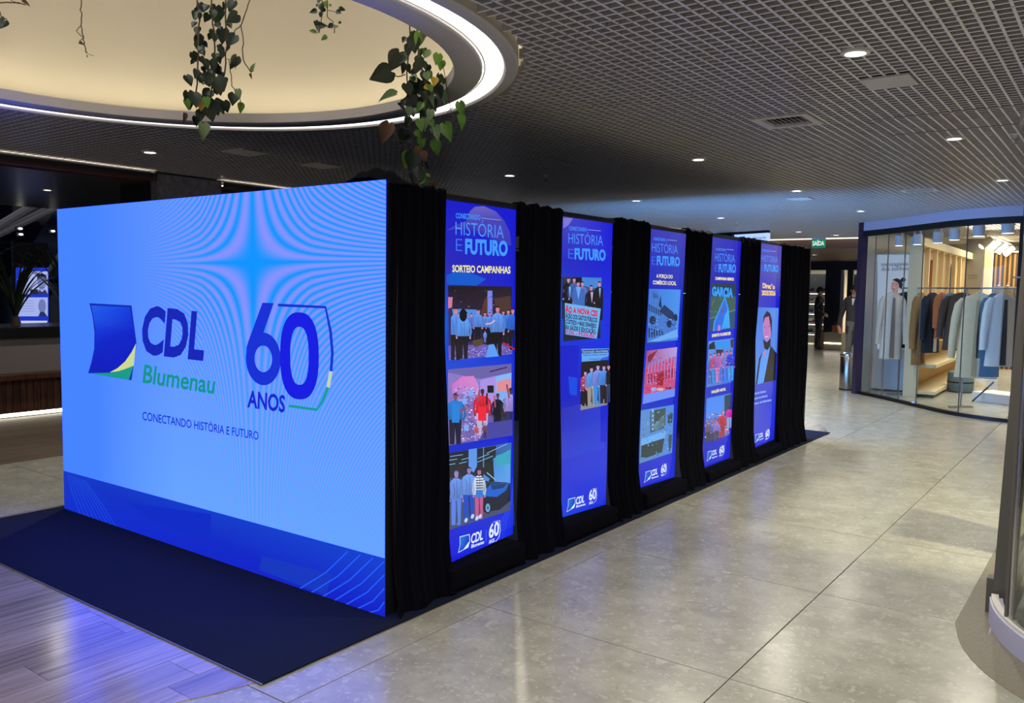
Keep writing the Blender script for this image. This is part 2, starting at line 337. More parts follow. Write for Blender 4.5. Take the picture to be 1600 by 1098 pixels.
class Print:
    """shapes on one flat surface; at(a, b) turns the surface's coordinates into a point"""
    def __init__(s, at, n, eps=0.00012): s.at = at; s.n = Vector(n); s.eps = eps; s.v = []; s.f = []; s.c = []; s.l = 0; s.first = False; s.lim = None
    def raw(s, pts, faces, cols):
        if s.first and s.lim is None: s.lim = [f(p[i] for p in pts) for i in (0, 1) for f in (min, max)]      # a photo's own edges cut what is in it
        if s.lim: pts = [(min(max(p[0], s.lim[0]), s.lim[1]), min(max(p[1], s.lim[2]), s.lim[3])) for p in pts]
        b = len(s.v); s.l += 1; o = s.n * (s.l * s.eps)
        s.v += [s.at(*p) + o for p in pts]; s.f += [[i + b for i in f] for f in faces]
        for f in faces: s.c += [cols[i] for i in f] if isinstance(cols, list) else [cols] * len(f)
    def poly(s, pts, col):
        cols = [hx(c) for c in col] if isinstance(col, (list, tuple)) else hx(col); s.raw(pts, [list(range(len(pts)))], cols)
    def rect(s, x0, y0, x1, y1, col): s.poly([(x0, y0), (x1, y0), (x1, y1), (x0, y1)], col)
    def ell(s, x, y, rx, ry, col, n=14, a=0.0):
        ca, sa = math.cos(a), math.sin(a)
        s.poly([(x + rx * math.cos(t) * ca - ry * math.sin(t) * sa, y + rx * math.cos(t) * sa + ry * math.sin(t) * ca) for t in [2 * PI * i / n for i in range(n)]], col)
    def band(s, outer, inner, col):
        n = len(outer); s.raw(outer + inner, [[i, (i + 1) % n, n + (i + 1) % n, n + i] for i in range(n)], hx(col))
    def line(s, pts, wd, col):
        L = []; R = []
        for i, p in enumerate(pts):
            a = Vector(pts[max(i - 1, 0)]); b = Vector(pts[min(i + 1, len(pts) - 1)]); d = (b - a).normalized(); q = Vector((-d.y, d.x)) * wd / 2
            L.append(tuple(Vector(p) + q)); R.append(tuple(Vector(p) - q))
        n = len(pts); s.raw(L + R, [[i, i + 1, n + i + 1, n + i] for i in range(n - 1)], hx(col))
    def many(s, quads, cols):
        pts = []; fs = []; cc = []
        for q, c in zip(quads, cols):
            fs.append([len(pts) + i for i in range(4)]); pts += q; cc += [hx(c)] * 4
        s.raw(pts, fs, cc)
    def text(s, t, bl, br, tl, col, bold=0.0, shear=0.0):
        v, f = text_mesh(t, bold, shear); bl, br, tl = Vector(bl), Vector(br), Vector(tl); X = br - bl; Y = tl - bl
        s.raw([tuple(bl + X * a + Y * b) for a, b in v], f, hx(col))
    def person(s, x, y, h, top, legs, skin='#d98a9a', hair='#1a1420', wd=1.0, lean=0.0):
        """a small printed figure: feet at (x, y), height h"""
        a = h * 0.115 * wd
        dk = lambda c, k: '#' + ''.join('%02x' % max(0, min(255, int(int(c[1 + 2 * i:3 + 2 * i], 16) * k))) for i in range(3))
        s.poly([(x - a * .85, y - h * .5), (x + a * .85, y - h * .5), (x + a * .70, y), (x + a * .12, y), (x, y - h * .40), (x - a * .14, y), (x - a * .75, y)], legs)
        s.poly([(x - a * .1, y - h * .44), (x + a * .1, y - h * .44), (x + a * .30, y - h * .06), (x + a * .14, y - h * .02)], dk(legs, .62))
        s.poly([(x - a * .30, y - h * .845), (x + a * .30, y - h * .845), (x + a * .95, y - h * .795), (x + a * 1.02, y - h * .47), (x - a * 1.0, y - h * .47), (x - a * .95, y - h * .79)], [dk(top, 1.12), dk(top, 1.05), top, dk(top, .8), dk(top, .88), top])
        for k in (-1, 1): s.poly([(x + k * a * .88, y - h * .79), (x + k * a * 1.22, y - h * .74), (x + k * a * 1.42, y - h * .56), (x + k * a * 1.18, y - h * .44), (x + k * a * .98, y - h * .46), (x + k * a * 1.1, y - h * .58)], dk(top, .84)); s.ell(x + k * a * 1.10, y - h * .435, h * .018, h * .026, skin, 7)
        s.line([(x - a * .5, y - h * .74), (x - a * .25, y - h * .62), (x - a * .45, y - h * .50)], h * .012, dk(top, .72)); s.line([(x + a * .1, y - h * .80), (x + a * .12, y - h * .48)], h * .010, dk(top, .70))
        s.poly([(x - h * .016 + lean, y - h * .87), (x + h * .016 + lean, y - h * .87), (x + h * .02, y - h * .83), (x - h * .02, y - h * .83)], dk(skin, .8))
        s.ell(x + lean, y - h * .910, h * .036, h * .058, skin, 12); s.poly([(x + lean - h * .040, y - h * .905), (x + lean - h * .041, y - h * .95), (x + lean - h * .02, y - h * .978), (x + lean + h * .02, y - h * .978), (x + lean + h * .041, y - h * .95), (x + lean + h * .040, y - h * .91), (x + lean + h * .030, y - h * .945), (x + lean - h * .028, y - h * .945)], hair)
        s.line([(x + lean - h * .022, y - h * .915), (x + lean + h * .022, y - h * .915)], h * .009, dk(skin, .55)); s.line([(x + lean - h * .012, y - h * .880), (x + lean + h * .012, y - h * .880)], h * .008, dk(skin, .6))
    def build(s, name, m, parent):
        me = bpy.data.meshes.new(name); off = wloc(parent) if parent else Vector()
        me.from_pydata([p - off for p in s.v], [], s.f)
        ca = me.color_attributes.new('Col', 'FLOAT_COLOR', 'CORNER')
        flat = [k for c in s.c for k in c]; ca.data.foreach_set('color', flat)
        me.materials.append(m); me.update()
        return link(name, me, parent)

# ================================================================== SETTING: floor
fl = struct(MB().bb((-14, -6, -0.06), (9, 30, -0.010)).build('floor', M['grout']))
TX, TY, TW, TH = 0.286, 0.417, 1.21, 1.20
tm = MB().bevbox((TW / 2, TH / 2, -0.006), (TW - 0.005, TH - 0.005, 0.012), 0.0015).mesh('floor_tile', M['stone'])
for i in range(-5, 5):
    for j in range(-3, 21):
        o = link('floor_tile', tm, fl, (TX + i * TW, TY + j * TH, 0))
tm2 = MB().bb((-14, 25.62, -0.011), (6.3, 30, 0.0)).build('far_floor', M['stone'], fl)


def clip(poly, sub):
    """polygon 'poly' clipped to the convex counter-clockwise polygon 'sub'"""
    out = poly
    for i in range(len(sub)):
        a, b = sub[i], sub[(i + 1) % len(sub)]; inp = out; out = []
        side = lambda p: (b[0] - a[0]) * (p[1] - a[1]) - (b[1] - a[1]) * (p[0] - a[0])
        for k in range(len(inp)):
            p, q = inp[k], inp[(k + 1) % len(inp)]; sp, sq = side(p), side(q)
            if sp >= 0: out.append(p)
            if sp * sq < 0: t = sp / (sp - sq); out.append((p[0] + (q[0] - p[0]) * t, p[1] + (q[1] - p[1]) * t))
        if not out: return []
    return out


def stadium(x0, x1, y0, y1, r, n=14):
    P = []
    for cx, cy, a in ((x1 - r, y0 + r, -PI / 2), (x1 - r, y1 - r, 0), (x0 + r, y1 - r, PI / 2), (x0 + r, y0 + r, PI)):
        P += [(cx + r * math.cos(a + PI / 2 * k / n), cy + r * math.sin(a + PI / 2 * k / n)) for k in range(n + 1)]
    return P


wood_zone = stadium(-3.14, 0.11, -1.90, 7.90, 1.5)
def lay_planks(x0, x1, y0, y1, zone, m, wd=0.2, ln=1.25, skip=None, z=0.003, xs=0.0):
    k = 0; x = x0 + xs
    while x < x1:
        y = y0 - rnd.uniform(0, ln)
        while y < y1:
            q = [(x + .0012, y + .0012), (x + wd - .0012, y + .0012), (x + wd - .0012, y + ln - .0012), (x + .0012, y + ln - .0012)]
            y += ln
            if skip and skip(q): continue
            q = clip(q, zone) if zone else [(min(max(a, x0), x1), min(max(b, y0), y1)) for a, b in q]
            if len(q) < 3 or abs(q[0][1] - q[2][1]) < 0.01: continue
            c = (sum(p[0] for p in q) / len(q), sum(p[1] for p in q) / len(q))
            b = MB().prism([(p[0] - c[0], p[1] - c[1]) for p in q], -0.002, z)
            link('wood_plank', b.mesh('wood_plank', m), fl, (c[0], c[1], 0)); k += 1
        x += wd
under = lambda q: all(-3.0 < p[0] < 0.09 and -0.70 < p[1] < 6.6 for p in q)
lay_planks(-3.163, 0.2, -1.95, 7.95, wood_zone, M['plank'], skip=under)
lay_planks(-7.3, -4.83, -2.4, 4.2, None, M['plank_dark'], wd=0.19)

# dark granite border that follows the kiosk front
KC, KR = (3.20, 1.90), 0.95
arc = [(KC[0] + KR * math.cos(a), KC[1] + KR * math.sin(a)) for a in [math.radians(184 + 84 * i / 16) for i in range(17)]]
bord = [(2.25, 6.3), (2.112, 6.3), (2.112, 1.62)] + [(KC[0] + (KR + .17 + .05 * math.sin(PI * i / 16)) * math.cos(a), KC[1] + (KR + .17 + .05 * math.sin(PI * i / 16)) * math.sin(a) - .06) for i, a in enumerate([math.radians(200 + 66 * i / 16) for i in range(17)])] + arc[::-1]
for i, q in enumerate((bord[:3] + [(2.25, 1.57)], bord[2:])):
    b = MB(); n = len(q); b.prism(q if i == 0 else q + [(2.262, 1.57), (2.25, 1.57)], -0.002, 0.0018); b.build('border_stone', M['border'], fl)

# ================================================================== SETTING: ceiling
CZ = 2.60; RC = (-1.195, -0.435)
ce = struct(MB().add([(-4.83, -3, 3.0), (-4.83, 15, 3.0), (5.5, 15, 3.0), (5.5, -3, 3.0)], [(0, 1, 2, 3)]).build('ceiling', M['plenum']))
# the void above has a round hole for the light well
bm = bmesh.new()
outer = [bm.verts.new((x, y, 3.0)) for x, y in [(-4.83, -3), (5.5, -3), (5.5, 15), (-4.83, 15)]]
inner = [bm.verts.new((RC[0] + 1.84 * math.cos(2 * PI * i / 48), RC[1] + 1.84 * math.sin(2 * PI * i / 48), 3.0)) for i in range(48)]
es = [bm.edges.new((outer[i], outer[(i + 1) % 4])) for i in range(4)] + [bm.edges.new((inner[i], inner[(i + 1) % 48])) for i in range(48)]
bmesh.ops.triangle_fill(bm, edges=es, use_beauty=True)
bmesh.ops.delete(bm, geom=[f for f in bm.faces if (f.calc_center_median().xy - Vector(RC)).length < 1.75], context='FACES_ONLY')
bm.to_mesh(ce.data); bm.free()

PX, PY, PM, NC = 1.325, 0.990, 0.6285, 10
RW, RH = 0.0125, 0.046
holes = []                                             # rectangles taken out of the egg-crate: vents, plates
def crate_panel(x0, y0, full):
    b = MB(); st = PM / NC
    def rib(ax, i):
        o = i * st + 0.0035
        segs = [(0.003, PM - 0.003)] if full else [(k * st + (0 if k else .003), (k + 1) * st - (0 if k < NC - 1 else .003)) for k in range(NC)]
        run = None; runs = []
        for s0, s1 in segs:
            m = (s0 + s1) / 2; p = (x0 + o, y0 + m) if ax else (x0 + m, y0 + o)
            ok = full or (math.hypot(p[0] - RC[0], p[1] - RC[1]) > 1.83 and not any(h[0] < p[0] < h[2] and h[1] < p[1] < h[3] for h in holes))
            if ok: run = [run[0], s1] if run else [s0, s1]
            elif run: runs.append(run); run = None
        if run: runs.append(run)
        for a, c in runs:
            h = 0.0 if ax else 0.0006
            if ax: b.bb((o, a, h), (o + RW, c, RH))
            else: b.bb((a, o, h), (c, o + RW, RH))
    for i in range(NC): rib(1, i); rib(0, i)
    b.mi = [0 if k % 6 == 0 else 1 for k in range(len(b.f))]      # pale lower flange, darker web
    return b


vents = [(0.73, 2.43, 1.07, 2.79), (0.70, 6.66, 1.04, 6.92)]
plates = [(1.53, 1.80, 1.76, 2.045), (-3.30, 1.45, -3.02, 1.72), (-3.35, 2.28, -3.07, 2.55), (-0.55, 6.9, -0.3, 7.15)]
holes += vents + plates
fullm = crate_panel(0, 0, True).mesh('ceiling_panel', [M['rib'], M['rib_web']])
far = MB(); cnt = 0
for j in range(-3, 22):
    for i in range(-10, 6):
        x0, y0 = PX + i * PM, PY + j * PM
        if y0 > 14.2: continue
        if x0 + PM < -4.9 or (y0 < 0.3 and x0 > 1.8): continue
        cx, cy = x0 + PM / 2, y0 + PM / 2; d = math.hypot(cx - RC[0], cy - RC[1])
        if d < 1.35: continue
        part = d < 2.35 or any(h[0] < x0 + PM and h[2] > x0 and h[1] < y0 + PM and h[3] > y0 for h in holes)
        if y0 > 9.9:
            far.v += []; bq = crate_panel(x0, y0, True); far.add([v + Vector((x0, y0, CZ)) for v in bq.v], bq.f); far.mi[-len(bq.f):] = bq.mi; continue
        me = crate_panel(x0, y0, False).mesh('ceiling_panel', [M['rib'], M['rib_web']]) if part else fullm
        if part and not len(me.vertices): continue
        o = link('ceiling_panel', me, ce, (x0, y0, CZ)); cnt += 1
        if (i, j) in ((0, 3), (1, 3)): o.rotation_euler = (math.radians(0.9), 0, 0); o.location.z -= 0.004
        elif rnd.random() < 0.25: o.rotation_euler = (math.radians(rnd.uniform(-.25, .25)), math.radians(rnd.uniform(-.25, .25)), 0)
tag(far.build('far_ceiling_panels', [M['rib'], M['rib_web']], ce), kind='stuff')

# far lower ceiling with a brown bulkhead, left soffit, dark walls
struct(MB().bb((-10, 14.30, 2.40), (-0.74, 14.45, 2.62)).build('trim_1', M['brown']))
struct(MB().bb((-10, 14.45, 2.42), (-0.74, 22.0, 2.47)).build('trim_2', M['brown']))
le = mat('soffit_edge_light', '#ffffff', 0.5, emis=(1.0, 0.92, 0.76), es=7.0)
so = struct(MB().bb((-9.0, -6, 2.50), (-5.02, 14.2, 2.58)).build('trim_3', M['soffit']))
MB().bb((-5.02, -6, 2.49), (-4.99, 14.2, 2.575)).build('edge_band', M['red_brown'], so)
MB().bb((-4.99, -6, 2.585), (-4.96, 14.2, 2.64)).build('shadow_gap', M['black'], so)
for y0, y1 in ((-6, 1.82), (2.55, 14.2)): MB().bb((-4.95, y0, 2.535), (-4.90, y1, 2.540)).build('edge_light', le, so); MB().bb((-4.99, y0, 2.505), (-4.855, y1, 2.53)).build('light_trough', M['red_brown'], so); MB().bb((-4.868, y0, 2.53), (-4.855, y1, 2.572)).build('trough_lip', M['soffit'], so)
struct(MB().bb((-12.0, -6, 0), (-11.9, 14.3, 3.2)).build('wall_left', M['dark_glass']))
struct(MB().bb((-10, 26.2, 0), (0.5, 26.3, 3.0)).build('wall_back', M['beige']))
struct(MB().bb((-10, 14.45, 0), (-9.8, 26.2, 2.6)).build('wall_far_left', M['beige']))

# column clad in grey boards beside the soffit
col = thing('clad_column', 'grey clad column rising into the grid ceiling behind the screen', 'column', (-5.25, 2.18, 0))
MB().bb((-5.6, 1.86, 0), (-4.93, 2.51, 2.595)).build('core', M['dark_metal'], col)
for k in range(9): MB().bb((-4.93, 1.83, 0.02 + k * .285), (-4.90, 2.54, 0.02 + k * .285 + .280)).build('board', M['cladding'], col)
for y in (1.825, 2.535): MB().bb((-4.96, y - .012, 0), (-4.89, y + .012, 2.59)).build('corner_profile', M['grey_metal'], col)

# ================================================================== light ring and light well
rg = thing('light_ring', 'large round grey ceiling ring with a glowing white channel', 'light', (RC[0], RC[1], 2.58))
c0 = (RC[0], RC[1], 0)
MB().lathe([(1.735, 2.592), (1.745, 2.582), (1.795, 2.582), (1.805, 2.592), (1.805, 2.665), (1.735, 2.665)], c0, 96, closed=True).build('outer_flange', M['ring'], rg, True)
MB().lathe([(1.492, 2.590), (1.502, 2.582), (1.622, 2.582), (1.632, 2.590), (1.632, 2.630), (1.492, 2.648)], c0, 96, closed=True).build('inner_flange', M['ring'], rg, True)
MB().lathe([(1.634, 2.600), (1.733, 2.600), (1.733, 2.612), (1.634, 2.612)], c0, 96, closed=True).build('diffuser', M['ring_light'], rg, True)
MB().lathe([(1.640, 2.594), (1.646, 2.594), (1.646, 2.600), (1.640, 2.600)], c0, 96, closed=True).build('channel_edge', M['ring'], rg, True)
MB().lathe([(1.60, 2.662), (1.67, 2.662), (1.67, 2.668), (1.60, 2.668)], c0, 96, closed=True).build('cove_strip', M['cove'], rg, True)
well = struct(MB().lathe([(1.83, 2.63), (1.83, 4.7), (1.86, 4.7), (1.86, 2.63)], c0, 96, closed=True).build('wall_light_well', M['cream'], None, True))
MB().lathe([(0.0, 4.66), (1.83, 4.66), (1.83, 4.70), (0.0, 4.70)], c0, 64).build('well_top', M['cream'], well)

# ================================================================== downlights, vents, plates, sprinklers
def downlight(x, y, label, z=CZ, grp='ceiling downlights', r=0.062, pw=DOWN_W):
    t = thing('ceiling_light', label, 'light', (x, y, z), grp)
    MB().lathe([(r * .70, -0.002), (r * .74, -0.010), (r, -0.008), (r + .004, 0.002), (r * .98, 0.03), (r * .7, 0.03)], (x, y, z), 24, closed=True).build('trim_ring', M['trim'], t, True)
    MB().lathe([(0, -0.004), (r * .72, -0.004), (r * .72, 0.01), (0, 0.01)], (x, y, z), 20).build('lens', M['lens'], t, True)
    if pw: area('bulb', (0, 0, -0.016), r * 1.4, pw, DOWN_COL, parent=t, spread=math.radians(150))
    return t


for x, y, lb in ((1.64, 1.29, 'large round downlight nearest the top right corner of the grid ceiling'),
                 (1.65, 3.80, 'round downlight at right beside the bent sprinkler'), (-0.21, 3.77, 'round downlight above the second banner from the screen'),
                 (-2.12, 3.77, 'downlight close above the first banner, behind the long vine'), (-2.14, 6.33, 'downlight above the third banner, lowest over the box'),
                 (-0.21, 6.25, 'downlight in the bluish ceiling left of the square far vent'), (1.66, 6.34, 'downlight above the pale fascia of the clothes shop'),
                 (-0.21, 8.83, 'downlight just left of the clothes shop corner'), (-2.18, 8.98, 'downlight above the fourth banner in the blue ceiling'),
                 (-3.84, 1.15, 'downlight at left under the glowing ring beside the clad column'), (-2.08, 12.2, 'small far downlight left of the green exit sign'),
                 (-1.75, 13.3, 'small far downlight right of the green exit sign')):
    downlight(x, y, lb)
for x, y in ((1.64, -1.22), (3.5, -1.22), (3.45, -3.7), (1.64, -3.7)):
    downlight(x, y, 'round ceiling downlight behind the photographer, ' + {1.64: 'over the walkway', 3.5: 'by the kiosk', 3.45: 'far at right', }.get(x, '') + (' in the rear row' if y < -2 else ' in the front row'), grp='downlights behind the photographer')
downlight(-6.6, 1.61, 'downlight in the dark soffit at the far left edge', 2.50, 'soffit downlights', 0.05, 5)
downlight(-6.6, 2.58, 'downlight in the dark soffit close to the clad column', 2.50, 'soffit downlights', 0.05, 5)
for x, y, lb in ((-3.3, 17.2, 'small downlight in the brown ceiling before the shoe shop'), (-2.0, 16.0, 'downlight in the brown ceiling beside the clothes shop corner')):
    downlight(x, y, lb, 2.42, 'downlights in the brown ceiling', 0.06, 14)

for (x0, y0, x1, y1), lb in zip(vents, ('square pale air vent with slats in the grid ceiling, nearest one', 'square air vent in the grid ceiling above the clothes shop')):
    t = thing('air_vent', lb, 'vent', ((x0 + x1) / 2, (y0 + y1) / 2, 2.585), 'ceiling air vents'); z = 2.588
    f = MB(); wd = 0.045
    f.bb((x0, y0, z), (x1, y0 + wd, z + .018)).bb((x0, y1 - wd, z), (x1, y1, z + .018)).bb((x0, y0 + wd, z), (x0 + wd, y1 - wd, z + .018)).bb((x1 - wd, y0 + wd, z), (x1, y1 - wd, z + .018)).build('frame', M['plaster'], t)
    MB().bb((x0 + wd, y0 + wd, z + .05), (x1 - wd, y1 - wd, z + .055)).build('duct', M['black'], t)
    n = 8
    for k in range(n):
        xx = x0 + wd + (x1 - x0 - 2 * wd) * (k + .5) / n
        MB().box((xx, (y0 + y1) / 2, z + .022), (.03, y1 - y0 - 2 * wd, .002), rot=Matrix.Rotation(math.radians(35), 3, 'Y')).build('slat', M['plaster'], t)
for (x0, y0, x1, y1), lb in zip(plates, ('plain grey access plate in the grid ceiling right of the near vent', 'flat access plate left in the dark ceiling, nearer the ring', 'flat access plate left in the dark ceiling, nearer the screen top', 'far access plate in the bluish ceiling over the box end')):
    t = thing('access_plate', lb, 'ceiling plate', ((x0 + x1) / 2, (y0 + y1) / 2, 2.59), 'ceiling access plates')
    MB().bevbox(((x0 + x1) / 2, (y0 + y1) / 2, 2.597), (x1 - x0, y1 - y0, .012), .003).build('plate', M['plaster'], t)
    [MB().bb((x + (-.004 if x == x0 else 0), y0, 2.603), (x + (0 if x == x0 else .004), y1, 2.63)).build('lip', M['grey_metal'], t) for x in (x0, x1)]
for x, y, lb in ((2.00, 3.88, 'bent white sprinkler head hanging by the right downlight'), (-1.83, 3.95, 'small sprinkler head in the dark ceiling above the first banner'), (-2.3, 9.9, 'small sprinkler head in the far blue ceiling')):
    t = thing('sprinkler', lb, 'sprinkler', (x, y, 2.6), 'sprinkler heads')
    MB().lathe([(0, .02), (.03, .02), (.03, .006), (.012, 0), (.012, -.02), (0, -.02)], (x, y, 2.598), 14).build('escutcheon', M['white'], t, True)
    b = MB(); [b.tube([(x + s * .010, y, 2.58), (x + s * .022, y, 2.565), (x + s * .004, y, 2.545)], .003, 6) for s in (-1, 1)]; b.lathe([(0, 0), (.02, 0), (.022, -.003), (0, -.004)], (x, y, 2.545), 12); b.build('deflector', M['chrome'], t)

# ================================================================== planter bench at left
pb = thing('planter_bench', 'long planter bench with brown slatted base and glowing floor strip', 'planter', (-7.6, 1.0, 0))
Y0, Y1 = -1.2, 3.2
MB().bb((-8.4, Y0, 0.06), (-7.36, Y1, 0.42)).build('base', M['black'], pb)
y = Y0; k = 0
while y < Y1 - .07:
    MB().bb((-7.36, y + .003, 0.055), (-7.325 - (.004 if k % 3 == 0 else 0), y + .069, 0.425)).build('slat', M['slat'], pb); y += .0735; k += 1
MB().bevbox((-7.45, 1.0, 0.462), (0.42, Y1 - Y0, 0.07), .012).build('seat_board', M['slat'], pb)
MB().bb((-8.4, Y0, 0.497), (-7.42, Y1, 0.885)).build('planter_wall', M['planter'], pb)
MB().bevbox((-7.85, 1.0, 0.95), (0.95, Y1 - Y0, 0.13), .01).build('ledge', M['ledge'], pb)
MB().bb((-7.42, Y0, 0.012), (-7.35, Y1, 0.05)).build('light_strip', M['strip'], pb)

# ================================================================== THE EXHIBITION BOX: carpet, screens, curtains, banners
cp = MB().bb((-3.075, -0.748, 0.004), (0.106, 6.72, 0.011)).build('carpet', M['carpet']); tag(cp, 'large dark navy carpet laid under the box and before the screen', 'carpet')
cp.data.materials.append(M['black_cloth'])
edge = thing('carpet_edge_strip', 'thin pale metal strip along the front edge of the navy carpet', 'trim', (-1.48, -0.75, 0))
MB().bb((-3.075, -0.756, 0.004), (0.106, -0.749, 0.0085)).build('strip', M['grey_metal'], edge)


def led_wall(y, sgn, label):
    t = thing('led_wall', label, 'screen', (-1.5, y, 0))
    for i in range(6):
        for j in range(4):
            x0 = -3.0 + i * .5; z0 = .012 + j * .497
            MB().bb((x0 + .001, y + sgn * .012, z0 + .001), (x0 + .499, y + sgn * .085, z0 + .496)).build('cabinet', M['black'], t)
    MB().bb((-3.0, y, .012), (0.0 if sgn > 0 else -.04, y + sgn * .006, 2.0)).build('screen_face', M['screen' if sgn > 0 else 'screen2'], t)
    return t


lw = led_wall(0.0, 1, 'big bright blue LED screen wall with company logo and anniversary emblem')
lw2 = led_wall(6.16, -1, 'second LED screen wall closing the far end of the black box')
LN = (0, -1, 0)
atL = lambda px, py: onY(px, py, 0.0)
p = Print(atL, LN); p.l = 10
# lower band
p.poly([(99.4, 735.0), (601.8, 872), (601.8, 964.9), (101.0, 796.0)], ['#0a35b4', '#0a3fbe', '#0818b8', '#0a2cc0'])
p.poly([(200, 785), (330, 803), (330, 845), (240, 815)], '#0528b6')
p.poly([(410, 868), (520, 897), (510, 930), (405, 890)], '#0d35b0')
for k in range(7):
    a = (469 + k * 18, 919 + k * 6.3); b = (544 + k * 19.5, 861 + k * 5.2 + max(0, k - 3) * 16); b = (min(b[0], 601), b[1])
    p.line([a, ((a[0] + b[0]) / 2 + 3, (a[1] + b[1]) / 2 + 4), b], 2.0, '#1f5cf0')
for k in range(9): p.line([(107 + k * 3.4, 741 + k * 1.2), (113 + k * 5.6, 768 + k * 2.0), (126 + k * 7, 803 + k * 2.4)], 0.9, '#1c4fd0')
p.build('lower_band', M['bandm'], lw)
# company sign: flag shape
p = Print(atL, LN); p.l = 14
p.poly([(140, 473.5), (206, 477), (213, 530), (214, 537), (206, 594), (138, 583), (143, 566), (147.5, 545), (148, 520), (145, 494)], '#0a2aa6')
p.poly([(143, 477), (203.5, 480), (210, 516), (213, 532), (209, 547), (200, 560), (190, 570), (180, 577), (172, 581.5), (140, 581), (146, 562), (150, 540), (150, 516), (147, 496)], ['#1f5ce8', '#0a3ce0', '#0420c8', '#0318c0', '#0318c0', '#0318c0', '#0318c0', '#0318c0', '#0318bc', '#0318bc', '#0318c0', '#0420c6', '#0a34d8', '#1650e4'])
p.poly([(172, 581.5), (184, 575), (196, 564.5), (206, 550), (213.2, 536), (209.5, 571), (196, 576.5), (184, 580)], ['#d8dc86', '#cfd88c', '#cfd88c', '#cfd88c', '#c2d89a', '#c2d89a', '#cfd88c', '#d8dc86'])
p.poly([(138.5, 583), (172, 582.2), (190, 578.6), (209, 571.3), (202, 593)], '#0e9a86')
p.build('flag_emblem', M['screenm'], lw)
p = Print(atL, LN); p.l = 16
p.text('CDL', (221.5, 548.5), (319, 560), (223.5, 478.5), '#0a20b4', 0.040, 0.10)
p.text('Blumenau', (223, 597), (336.5, 615), (224, 568.6), '#0c937c', 0.022, 0.10)
p.text('CONECTANDO HISTÓRIA E FUTURO', (223, 655.5), (404.5, 687), (223, 642.5), '#12329e', 0.012)
p.build('lettering', M['screenm'], lw)
# anniversary emblem
p = Print(atL, LN); p.l = 16
def z60(x, y): return (360 + x / 4.39, 450 + y / 4.39)
def ring60(cx, cy, rx, ry, ix, iy, tilt, col, sq=0.0, icx=None, icy=None):
    def sup(a, r1, r2, ox, oy):
        c, s = math.cos(a), math.sin(a); e = 1 - sq
        xx = math.copysign(abs(c) ** e, c) * r1; yy = math.copysign(abs(s) ** e, s) * r2
        return z60(ox + xx, oy + yy + xx * tilt)
    A = [2 * PI * i / 40 for i in range(40)]
    p.band([sup(a, rx, ry, cx, cy) for a in A], [sup(a, ix, iy, icx or cx, icy or cy) for a in A], col)
ring60(228, 485, 120, 181, 60, 91, 0.04, '#0a2cd4')
p.poly([z60(222, 100), z60(300, 102), z60(228, 308), z60(200, 360), z60(150, 420), z60(112, 450), z60(112, 410), z60(124, 368)], '#0a2cd4')
ring60(476, 464, 133, 299, 63, 199, 0.045, '#0612e0', 0.18)
p.line([z60(328, 116), z60(655, 131), z60(690, 300), z60(702, 440), z60(693, 570)], 4.4, '#0a30c0')
p.line([z60(692, 570), z60(673, 680)], 5.2, '#c3d59c')
p.line([z60(673, 680), z60(637, 770), z60(596, 834), z60(402, 806)], 4.6, '#0c9a86')
p.text('ANOS', z60(118, 812), z60(376, 850), z60(122, 700), '#0b22c8', 0.030)
p.build('anniversary_emblem', M['screenm'], lw)


def curtain(y0, y1, label, seed, x=0.02, ends=(0, 0, 0, 0), drape=True, axis='x', z1=1.978, grp='black curtains between the banners'):
    """pleated black cloth hung over the frame; ends: how far both side edges wander at top/bottom"""
    r = random.Random(seed); t = thing('curtain', label, 'curtain', ((x, (y0 + y1) / 2, 0) if axis == 'x' else ((y0 + y1) / 2, x, 0)), grp)
    n = max(20, int((y1 - y0) * 90)); m = 22; rows = []; ph = [r.uniform(0, 6.28) for _ in range(4)]; k1 = r.uniform(34, 46)
    for j in range(m + 1):
        h = j / m; z = 0.013 + (z1 - 0.013) * h; row = []
        a = y0 + ends[0] * h + ends[2] * (1 - h) + .010 * math.sin(7 * h + ph[0]); b = y1 + ends[1] * h + ends[3] * (1 - h) + .010 * math.sin(6 * h + ph[1])
        for i in range(n + 1):
            u = i / n; y = a + (b - a) * u
            f = math.sin(k1 * u * (y1 - y0) * (1.0 + .12 * math.sin(2.2 * h + ph[2])) + ph[3] + .8 * math.sin(3 * h + 5 * u)) * (.011 + .008 * (1 - h)) + .006 * math.sin(91 * u + 3 * h)
            fl_ = .05 * max(0, 1 - h * 7) ** 1.5
            zz = z + (.006 * math.sin(21 * u + ph[1]) if j == m else 0)
            d = x + f + fl_ + .014
            row.append((d, y, zz) if axis == 'x' else (y, x + (f + fl_ + .014) * (-1 if x < 3 else 1), zz))
        rows.append(row)
    if drape:
        for dx, dz in ((-.016, .012), (-.05, .010), (-.09, -.03), (-.10, -.16)):
            rows.append([(q[0] + dx, q[1], q[2] + dz + .004 * math.sin(17 * i + dx * 60)) if axis == 'x' else (q[0], q[1] - dx, q[2] + dz) for i, q in enumerate(rows[m])])
    MB().grid(rows).build('cloth', M['black_cloth'], t, True)
    return t


